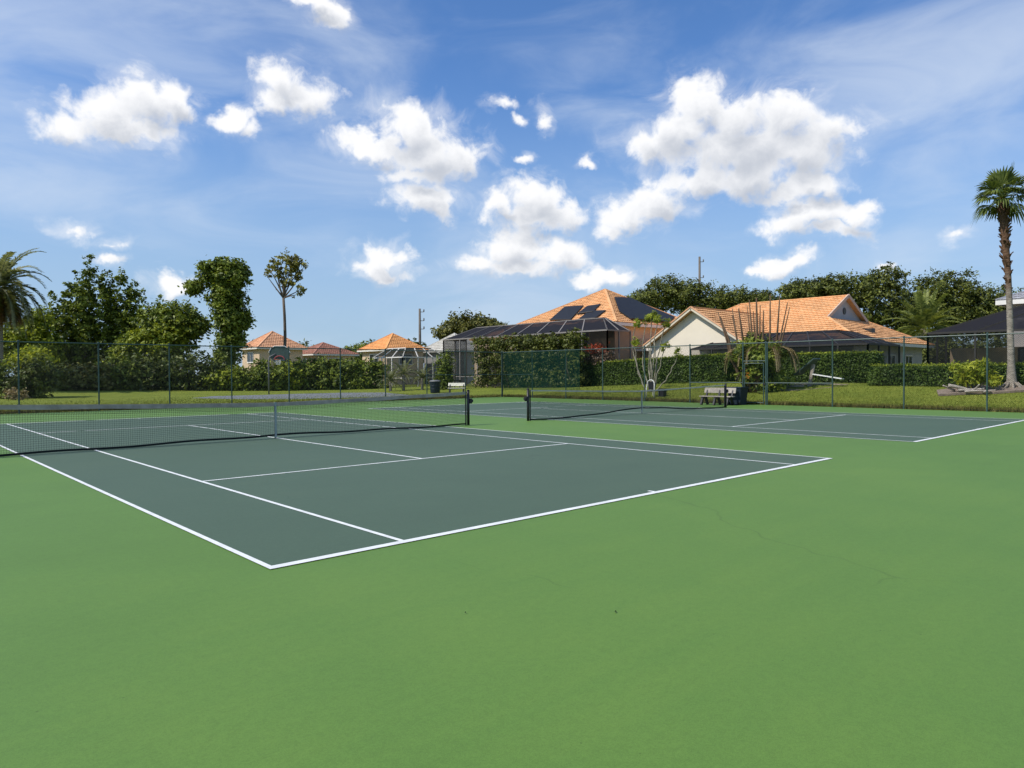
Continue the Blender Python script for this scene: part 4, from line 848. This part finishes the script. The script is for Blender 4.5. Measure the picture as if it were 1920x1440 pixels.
tree('broad_tree', 'olive green tree top above the dark pool enclosure', (67.4, 79.6), [(65.2, 81.6, 8.0, 2.0, 2.0, 1.5), (66.6, 80.4, 9.4, 2.0, 2.0, 1.5), (68.2, 78.9, 9.2, 2.2, 2.2, 1.5), (69.8, 77.4, 8.8, 2.0, 2.0, 1.5), (71.2, 76.2, 8.3, 1.6, 1.6, 1.2), (67.6, 79.5, 7.2, 3, 3, 2)], 8000, .5, 'leaf_olive', .35, 5, clump=.32)

# --- behind the side fence
th = thing('hedge', 'tall dark hedge behind the fence corner and windscreen', 'hedge', (40.2, 38.5, .4)); hb = []
for k in range(13):
    t = k/12; v = 44.6 - 11.8*t; hb += [(40.2, v, 1.4, .9, .75, 1.2), (40.2 + random.uniform(-.2, .2), v, 3.1, .9, .8, 1.1), (40.3, v, 4.25 + random.uniform(-.15, .25), .85, .75, .65)]
crown('foliage', th, hb, 17000, .24, 'leaf_tallhedge', .16, per=18, zmin=.4, fill=.3); q = MB()
for b in hb[::3]: limb(q, (40.2, b[1], .2), (40.2, b[1], 4.2), .06, .02)
q.build('stems', 'bark', th)
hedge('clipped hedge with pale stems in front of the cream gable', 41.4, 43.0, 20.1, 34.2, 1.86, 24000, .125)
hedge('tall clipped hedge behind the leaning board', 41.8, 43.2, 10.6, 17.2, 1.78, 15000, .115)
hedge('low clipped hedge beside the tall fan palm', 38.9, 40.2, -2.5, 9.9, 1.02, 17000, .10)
shrub('bougainvillea', 'red leaved bush above the clipped hedge by the tan wall', (42.1, 32.3), [(42.1, 32.9, 2.8, .7, .8, .7), (42.1, 31.6, 2.7, .7, .8, .7)], 2200, .2, 'leaf_bronze', .2)
shrub('bougainvillea', 'bright red bract bush on top of the bronze leaved one', (42.2, 32.2), [(42.2, 32.6, 3.55, .5, .7, .4), (42.2, 31.9, 3.4, .5, .6, .35)], 900, .2, 'leaf_red', .16)
# multi stemmed tree with pale bare stems and leaf tufts
tz = gz(36, 22.4); ms = thing('bare_stemmed_tree', 'pale bare stemmed tree with small leaf tufts in front of the hedge', 'tree', (36, 22.4, tz))
st = [((36, 22.7), (36.1, 23.9, 2.9), (36.1, 23.6, 5.0), 1), ((36, 22.5), (36, 23.1, 2.9), (36, 22.75, 5.2), 1), ((36, 22.45), (36.1, 22.5, 3), (36.1, 22.4, 5.4), 1), ((36, 22.4), (36, 22.2, 2.9), (36, 21.9, 5.1), 1), ((36.1, 22.4), (36.3, 22.1, 2.6), (36.4, 21.55, 4.9), 1),
      ((36, 22.3), (36.1, 21.9, 1.8), (36.1, 21.35, 3.3), 1), ((36, 22.2), (36, 21.1, 1.4), (36, 20.3, 2.9), 1), ((36.2, 22.6), (36.3, 22.8, 2), (36.2, 22.7, 3.6), 0), ((35.9, 22.5), (35.9, 22.3, 1.6), (35.8, 22.45, 3.1), 0), ((36.1, 22.3), (36.3, 22.2, 2), (36.3, 22.4, 3.7), 0), ((36.0, 22.6), (35.8, 23.4, 1.9), (35.8, 23.5, 3.7), 1)]
for (b0, md, tp, tuft) in st:
    a, b, c = Vector((b0[0], b0[1], tz - .1)), Vector((md[0], md[1], md[2])), Vector(tp); pth = []
    for i in range(11):
        t = i/10; p = a*(1 - t)**2 + (b*2 - (a + c)*.5)*2*t*(1 - t) + c*t*t; pth.append(p + Vector((random.uniform(-.05, .05), random.uniform(-.06, .06), 0)))
    MB().tube(pth, [.045 - .022*i/10 for i in range(11)], 7).build('stem', 'stem_pale', ms, True)
    if tuft: crown('leaf_tuft', ms, [(*tp, .26, .26, .32)], 170, .26, 'leaf_bright', .08, aspect=.22, fill=0)
# clump of cut spikes and drooping leaves behind the gate
bz = gz(36.4, 15.2); bp = thing('spiky_clump', 'big green clump with tall dry cut spikes behind the gate', 'plant', (36.4, 15.2, bz))
for (v0, z0, v1, z1, r_) in [(16.9, 3.3, 17.75, 5.3, .05), (16.7, 3.3, 17.5, 5.0, .05), (16.5, 3.4, 16.95, 5.1, .055), (16.3, 3.4, 16.75, 5.45, .05), (16.15, 3.4, 16.55, 5.5, .05), (16.0, 3.4, 16.4, 5.4, .045), (15.85, 3.5, 16.2, 5.35, .05), (15.4, 3.5, 15.65, 5.9, .06), (15.05, 3.5, 15.1, 5.95, .085), (14.9, 3.5, 14.85, 5.5, .05), (14.55, 3.5, 14.5, 5.75, .05), (14.4, 3.3, 14.38, 6.1, .06), (14.2, 3.3, 13.95, 6.0, .06), (14.0, 3.2, 13.35, 5.55, .05), (13.9, 3.2, 13.25, 5.3, .045), (16.6, 3.3, 17.2, 4.6, .06), (15.7, 3.4, 16.0, 5.6, .04), (15.2, 3.4, 15.35, 5.2, .05), (14.7, 3.4, 14.65, 5.2, .06)]:
    u = 36.4 + random.uniform(-.4, .4)
    MB().tube([(u, 15.2 + (v0 - 15.2)*.3, bz), (u, v0, z0*.75), (u, v0 + (v1 - v0)*.3, z0 + .25), (u, v1, z1)], [r_*1.8, r_*1.5, r_*1.1, r_*.5], 6).build('spike', 'spike', bp, True)
crown('foliage', bp, [(36.4, 15.3, 2.9, 1.1, 1.1, .85), (36.4, 14.5, 2.6, .9, .9, .8), (36.4, 16.0, 2.7, .8, .8, .7), (36.5, 15.2, 1.8, .9, 1.0, .9), (36.6, 14.4, 1.2, .7, .9, .9), (36.7, 15.0, .9, .7, .8, .6)], 5200, .34, 'leaf_mid', .2, aspect=.3, fill=.2, zmin=bz)
for k in range(16):
    a = random.uniform(0, 6.283); r_ = random.uniform(.5, 1.0); b0 = Vector((36.4 + .3*math.cos(a), 15.0 + .9*math.sin(a), 3.0))
    pth, Q = frond_quads(b0, (math.cos(a)*.7, math.sin(a), .4), random.uniform(1.5, 2.4), 4.2, 22, .35, .04)
    fr = MB().tube(pth, .018, 4).build('dry_leaf', 'straw', bp); np_quads('leaflets', np.array([[tuple(x) for x in q] for q in Q]), 'straw', fr)
crown('flower_bract', bp, [(35.2, 15.1, 1.42, .10, .10, .24)], 46, .18, 'flower', .05, aspect=.3, fill=0)
# lime plant in the mulch bed, driftwood at its foot
shrub('croton', 'lime yellow leafed plant in the mulch bed by the fan palm', (37.4, 4.5), [(37.4, 4.9, 1.75, .55, .5, .42), (37.4, 4.3, 1.7, .5, .5, .45), (37.3, 4.6, 1.35, .45, .5, .4), (37.4, 3.8, 1.3, .35, .35, .4), (37.4, 3.6, 1.1, .3, .3, .3)], 1100, .24, 'leaf_lime', .12, aspect=.32)
for k, (a, b, r_, lb) in enumerate([((36.5, 5.3, .95), (36.9, 4.3, .66), .09, 'thick weathered log leaning across the mulch bed'), ((36.6, 4.9, .72), (37.0, 3.9, .8), .07, 'short weathered log lying under the lime plant'), ((36.5, 4.6, .66), (36.8, 3.6, .70), .05, 'thin weathered branch at the front of the mulch bed'), ((36.7, 4.5, .6), (36.5, 4.0, 1.0), .05, 'stubby driftwood fork standing up in the mulch bed'), ((36.8, 5.1, .7), (36.4, 5.5, .95), .06, 'crooked driftwood stub at the end of the mulch bed'), ((36.7, 3.9, .62), (36.3, 3.3, .75), .045, 'thin driftwood stick near the fan palm roots')]):
    q = MB(); limb(q, a, b, r_, r_*.6, .08, 8, 7); tag(q.build('driftwood_log', 'driftwood', None, True), lb, 'log', 'driftwood in the mulch bed')
# tall fan palm
def fan_trunk_mat():
    m, q, b = new_mat('fan_palm_trunk'); pos = q.n('ShaderNodeTexCoord').outputs['Object']; sx_ = q.n('ShaderNodeSeparateXYZ'); q.put(sx_.inputs[0], pos)
    mp_ = q.n('ShaderNodeMapping'); q.put(mp_.inputs[0], pos); mp_.inputs['Scale'].default_value = (1, 1, 4)
    f = q.noise(mp_.outputs[0], 5, 6, .65)
    lo = q.ramp(f, [(.3, (.13, .115, .095)), (.65, (.36, .32, .26))]); hi = q.ramp(f, [(.3, (.05, .03, .02)), (.65, (.17, .10, .06))])
    k = q.step(q.m('ADD', sx_.outputs[2], q.m('MULTIPLY', q.noise(pos, 2.2, 3, .6), 2.4)), 4.6, 7.2)
    q.put(b.inputs['Base Color'], q.mix(k, lo, hi)); b.inputs['Roughness'].default_value = .9; b.inputs['Specular IOR Level'].default_value = .1
    bn = q.n('ShaderNodeBump'); bn.inputs['Strength'].default_value = .8; bn.inputs['Distance'].default_value = .05; q.put(bn.inputs['Height'], f); q.put(b.inputs['Normal'], bn.outputs[0])
    return m
M['fan_trunk'] = fan_trunk_mat()
pz = gz(38.5, 3.1); fp = thing('fan_palm', 'very tall fan palm with ragged brown upper trunk at the right edge', 'palm', (38.5, 3.15, pz))
tp = [(3.15, pz - .1, .34), (3.15, pz + .25, .23), (3.18, 2.0, .155), (3.22, 3.6, .14), (3.27, 5.2, .13), (3.31, 6.1, .13)]
tp += [(3.36, 6.8, .14), (3.44, 7.7, .16), (3.5, 8.8, .185), (3.56, 9.9, .2)]
ut = MB().tube([(38.5, v, z) for v, z, r_ in tp], [r_ for v, z, r_ in tp], 12).build('trunk', 'fan_trunk', fp, True)
for k in range(210):
    t = random.random(); z = 5.0 + 4.9*t**.75; v = 3.26 + .3*(z - 5.0)/4.9; a = random.random()*6.283
    if random.random() > .15 + .85*t: continue
    c, s2 = math.cos(a), math.sin(a); r_ = .13 + .06*t; o_ = random.uniform(.04, .16)
    MB().beam((38.5 + c*r_*.8, v + s2*r_*.8, z - .12), (38.5 + c*(r_ + o_), v + s2*(r_ + o_), z + random.uniform(.02, .16)), random.uniform(.06, .11), .03).build('leaf_base', 'boot', ut)
roots = MB()
for k in range(9):
    a = k*.7; roots.tube([(38.5 + .2*math.cos(a), 3.15 + .2*math.sin(a), pz + .3), (38.5 + .42*math.cos(a), 3.15 + .42*math.sin(a), pz + .1), (38.5 + .6*math.cos(a), 3.15 + .6*math.sin(a), pz - .05)], [.07, .06, .03], 5)
roots.build('root_flare', 'bark_palm', fp, True)
for k in range(30):
    a = k*2.39996; f = min(1, max(0, (k + random.uniform(-4, 4))/29)); e = 1.3 - 1.75*f; d_ = Vector((math.cos(a)*math.cos(e), math.sin(a)*math.cos(e), math.sin(e))); b0 = (38.5, 3.57, 9.95 + .15*(1 - f))
    tip, Q = fan_frond(b0, d_, random.uniform(.5, .85), random.uniform(.72, .98), 18, 2.8, .04 + .5*f**1.5)
    fr = MB().tube([b0, tip], [.03, .018], 5).build('frond', 'leaf_lime' if f > .6 else 'frond', fp); np_quads('blade', np.array([[tuple(x) for x in q] for q in Q]), 'frond', fr)
# trees behind the houses
feather_palm('green feather palm between the salmon roof and the dark oaks', (80.2, 19.9), 5.2, 4.4, 44, 'frond_phoenix', .35, (.5, 1.8), .8, elev=(-.35, 1.35), z=.9, w_=.07, nl=40)
for (u, v, r_, lb) in [(70.5, 15.2, 2.2, 'dark shrub behind the far corner of the screened lanai'), (72.4, 11.6, 2.4, 'dark shrub seen through the screened lanai'), (74, 18.6, 2.2, 'dark shrub below the green feather palm')]:
    shrub('shrub', lb, (u, v), [(u, v, 2.6, r_, r_, 2.2), (u + .8, v - 1.2, 2.4, r_*.8, r_*.8, 2), (u - .8, v + 1.2, 2.2, r_*.8, r_*.8, 1.8)], 5000, .34, 'leaf_oak', .26)
OAK = [(75.6, 51.6, [(75.2, 52, 10.8, 2.4, 2.4, 1.9), (77, 50.2, 12.1, 2.6, 2.6, 2.0), (74, 53.2, 10, 2, 2, 1.8)], 'dark oak crown right of the solar roof peak'),
       (80, 47.4, [(79.2, 48.3, 11.8, 2.6, 2.6, 2.0), (81.4, 46.2, 11.4, 2.4, 2.4, 1.9), (80.2, 47.2, 9.2, 3, 3, 1.8)], 'dark oak crown directly under the tall utility pole'),
       (84.6, 43.2, [(84, 43.8, 11.0, 2.4, 2.4, 1.7), (86.4, 41.6, 10.7, 2.3, 2.3, 1.5), (88, 40, 10.3, 1.8, 1.8, 1.3)], 'dark oak crown behind the cream gable wing'),
       (81.5, 32.5, [(80.6, 33.4, 10.9, 2.2, 2.2, 1.5), (83.0, 31.1, 11.2, 2.3, 2.3, 1.6)], 'dark oak crown just above the salmon roof ridge'),
       (87, 27.3, [(85.6, 28.6, 11.6, 2.5, 2.5, 1.8), (88.0, 26.4, 12.2, 2.4, 2.4, 1.7), (87, 27.3, 9.2, 3.6, 3.4, 2.6), (89.5, 25, 8, 2.8, 2.8, 2.8)], 'tallest dark oak right of the small gable'),
       (93.4, 21.4, [(91.6, 23.1, 11.0, 2.6, 2.6, 2.0), (93.8, 21.0, 11.5, 2.6, 2.6, 1.9), (92.8, 22, 8.6, 3.6, 3.6, 2.8), (95.4, 19.6, 8.2, 3, 3, 2.8)], 'wide dark oak above the feather palm'),
       (97.6, 17.4, [(96.4, 18.6, 10.0, 2.2, 2.2, 1.6), (98.6, 16.5, 9.6, 2.2, 2.2, 1.7), (97.4, 17.6, 7.4, 3, 3, 2.4)], 'lower dark oak beside the grey tiled house')]
for u, v, bl, lb in OAK: tree('oak_tree', lb, (u, v), bl, 17000 if len(bl) > 3 else 12000, .31, 'leaf_oak', .4, 5, clump=.34, per=26, group='oaks behind the houses')

# ------------------------------------------------------------------ small things
def bench(label, loc, yaw, L, plank, group=None, legs=3, name='park_bench'):
    r_ = thing(name, label, 'bench', (0, 0, 0), group)
    for y in (-.15, .10): MB().box(-L/2, L/2, y, y + .2, .41, .455).build('seat_plank', plank, r_)
    MB().add(*[( [(-L/2, .33, .60), (L/2, .33, .60), (L/2, .38, .60), (-L/2, .38, .60), (-L/2, .40, .86), (L/2, .40, .86), (L/2, .45, .86), (-L/2, .45, .86)], [(3, 2, 1, 0), (4, 5, 6, 7), (0, 1, 5, 4), (1, 2, 6, 5), (2, 3, 7, 6), (3, 0, 4, 7)])][0]).build('back_plank', plank, r_)
    for k in range(legs):
        x = -L/2 + .16 + (L - .32)*k/(legs - 1); q = MB(); q.beam((x, -.05, .40), (x, -.22, 0), .09, .12); q.beam((x, .18, .40), (x, .40, 0), .09, .12); q.box(x - .05, x + .05, -.14, .30, .33, .405); q.beam((x, .25, .36), (x, .43, .80), .08, .07)
        q.build('leg', 'black_metal', r_)
    r_.location = loc; r_.rotation_euler = (0, 0, yaw); return r_
bench('weathered plank bench with black legs by the gate', (29.25, 13.55, .002), -math.pi/2, 1.75, 'plank')
bench('cream painted bench on the lawn behind the fence corner', (34.2, 40.6, .02), R(-44), 1.45, 'cream_plank', legs=2)
bx = thing('storage_bin', 'dark navy bin standing between the bench and the gate', 'bin', (30.2, 12.9, 0))
MB().add([(29.9, 12.6, 0), (30.5, 12.6, 0), (30.5, 13.2, 0), (29.9, 13.2, 0), (29.84, 12.54, .84), (30.56, 12.54, .84), (30.56, 13.26, .84), (29.84, 13.26, .84)], [(3, 2, 1, 0), (4, 5, 6, 7), (0, 1, 5, 4), (1, 2, 6, 5), (2, 3, 7, 6), (3, 0, 4, 7)]).build('body', 'navy', bx)
MB().box(29.80, 30.60, 12.50, 13.30, .842, .90).build('lid', 'navy', bx)
for v in (12.62, 13.18): MB().tube([(29.86, v - .03, .08), (29.86, v + .03, .08)], .08, 12).build('wheel', 'black_metal', bx)
tb = thing('rubbish_bin', 'dark green barrel bin on the lawn by the fence corner', 'bin', (33.5, 42.6, .02))
MB().lathe((33.5, 42.6, .02), [(.36, 0), (.40, .1), (.44, .9), (.46, .95)], 18).build('barrel', 'navy', tb, True)
MB().lathe((33.5, 42.6, .97), [(.48, 0), (.48, .05), (.40, .12), (.2, .15)], 18).build('lid', 'pole_grey', tb, True)
for z in (.35, .65): MB().lathe((33.5, 42.6, .02 + z), [(.425, -.02), (.44, 0), (.43, .02)], 18).build('hoop', 'navy', tb)
# white tubular chair with black seat and back, a dark disc drawn as the shadow at its foot
cz = gz(34, 20.9); ch = thing('tubular_chair', 'white tubular chair with black back on the grass outside the fence', 'chair', (34, 20.9, cz))
pth = [(33.8, 21.2, cz), (33.86, 21.18, cz + .7)] + [(33.88, 20.9 + .27*math.cos(a), cz + .82 + .27*math.sin(a)) for a in [math.pi*i/8 for i in range(9)]] + [(33.86, 20.62, cz + .7), (33.8, 20.6, cz)]
MB().tube(pth, .028, 8).build('frame', 'white_tube', ch, True)
MB().box(33.88, 33.93, 20.72, 21.08, cz + .5, cz + .98).build('backrest', 'black_metal', ch)
MB().box(33.9, 34.4, 20.66, 21.14, cz + .40, cz + .46).build('seat', 'black_metal', ch)
for v in (20.68, 21.12): MB().tube([(34.36, v, cz + .42), (34.42, v, cz - .02)], .025, 8).build('leg', 'white_tube', ch)
MB().box(34.2, 34.55, 20.2, 20.55, cz + .0, cz + .55).build('side_pouch', 'black_metal', ch)
mz = gz(33.2, 20.9); tag(MB().lathe((33.3, 20.95, mz - .02), [(.75, 0), (.78, .05), (.70, .09), (.3, .1)], 20).build('shadow_disc', 'core', None, True), 'round dark disc drawn as the shadow on the grass at the white chair', 'shadow')
# leaning board, post, plank by the tall clipped hedge
b_ = MB(); b_.beam((38.5, 13.76, 1.46), (38.5, 12.6, 2.40), .9, .07, (0, .6, .8)); tag(b_.build('leaning_board', 'board_green'), 'dark board leaning against the broken post before the hedge', 'board')
b_ = MB(); b_.beam((38.4, 13.0, .7), (38.4, 12.76, 2.08), .16, .14); tag(b_.build('broken_post', 'driftwood'), 'pale broken wooden post under the leaning board', 'post')
b_ = MB(); b_.beam((38.3, 12.7, 1.50), (38.3, 11.05, 1.24), .34, .06, (.05, 0, 1)); tag(b_.build('white_plank', 'white_tube'), 'white plank sticking out beside the broken post', 'plank')
b_ = MB(); b_.beam((37.7, 14.7, .78), (37.9, 13.1, .84), .12, .1); tag(b_.build('edging_timber', 'driftwood'), 'grey timber edging along the planting bed', 'timber')
# basketball hoop
bb = thing('basketball_hoop', 'green fan shaped basketball backboard on a grey pole beside the asphalt pad', 'hoop', (22.9, 51.0, .03))
MB().tube([(22.9, 51.2, 0), (22.9, 51.2, 2.6), (22.95, 51.1, 3.1), (23.3, 50.75, 3.35)], .06, 10).build('pole', 'pole_grey', bb, True)
dx, dy = Vector((.733, -.68, 0)), Vector((-.68, -.733, 0)); c0 = Vector((23.55, 50.55, 2.75))
fan = [(-.5, 0), (.5, 0), (.78, .32), (.86, .70), (.70, 1.05), (.4, 1.22), (-.4, 1.22), (-.70, 1.05), (-.86, .70), (-.78, .32)]
bo = MB().slab([c0 + dx*x + Vector((0, 0, z)) for x, z in fan], .06).build('backboard', 'board_green', bb)
edge = [c0 + dx*x*1.02 + dy*.02 + Vector((0, 0, z*1.02 - .01)) for x, z in fan]; MB().tube(edge[5:9] + [], .025, 6).build('edge_trim', 'white_tube', bo); MB().tube(edge[3:6], .025, 6).build('edge_trim', 'white_tube', bo)
ar = [c0 + dx*.42*math.cos(t) + dy*.035 + Vector((0, 0, .12 + .30*math.sin(t))) for t in [math.pi*i/10 for i in range(11)]]; MB().tube(ar, .05, 6).build('target_arc', 'board_red', bo)
MB().tube([c0 + dy*(.15 + .23) + dx*.23*math.cos(t) + dy*.23*math.sin(t) + Vector((0, 0, .12)) for t in [2*math.pi*i/16 for i in range(17)]], .018, 6).build('rim', 'rim', bb)
nt_ = MB()
for i in range(10):
    t = 2*math.pi*i/10; t2 = t + .5; nt_.tube([c0 + dy*.38 + (dx*math.cos(t) + dy*math.sin(t))*.22 + Vector((0, 0, .12)), c0 + dy*.38 + (dx*math.cos(t2) + dy*math.sin(t2))*.14 + Vector((0, 0, -.3))], .012, 4)
nt_.build('hoop_net', 'white_net', bb)
# patio table seen under the dark enclosure
pt = thing('patio_table', 'low black patio table on the grass before the dark enclosure', 'table', (38.9, 47.8, .3))
MB().box(37.7, 40.1, 47.3, 48.3, .98, 1.05).build('table_top', 'black_metal', pt)
for u in (37.8, 38.9, 40.0):
    for v in (47.4, 48.2): MB().tube([(u, v, .2), (u, v, .98)], .04, 6).build('leg', 'black_metal', pt)
# a few dry leaves on the coating
for k, (u, v, a, lb) in enumerate([(1.24, -2.66, .4, 'dark curled leaf on the green coating, the larger one'), (.49, -1.97, 1.3, 'tiny dark leaf scrap on the green coating'), (21.5, 39.9, .2, 'pale scrap of litter on the asphalt pad')]):
    s = (.018, .009, .16)[k]; c = Vector((u, v, .004 if k < 2 else .034)); q = MB(); q.add([c + Vector((math.cos(a)*s, math.sin(a)*s, .004)), c + Vector((-math.sin(a)*s*.4, math.cos(a)*s*.4, .001)), c - Vector((math.cos(a)*s, math.sin(a)*s, -.012)), c + Vector((math.sin(a)*s*.4, -math.cos(a)*s*.4, .001)), c + Vector((0, 0, .014))], [(0, 1, 4), (1, 2, 4), (2, 3, 4), (3, 0, 4)])
    tag(q.build('dry_leaf' if k < 2 else 'litter', 'core' if k < 2 else 'white_tube'), lb, 'leaf' if k < 2 else 'litter')
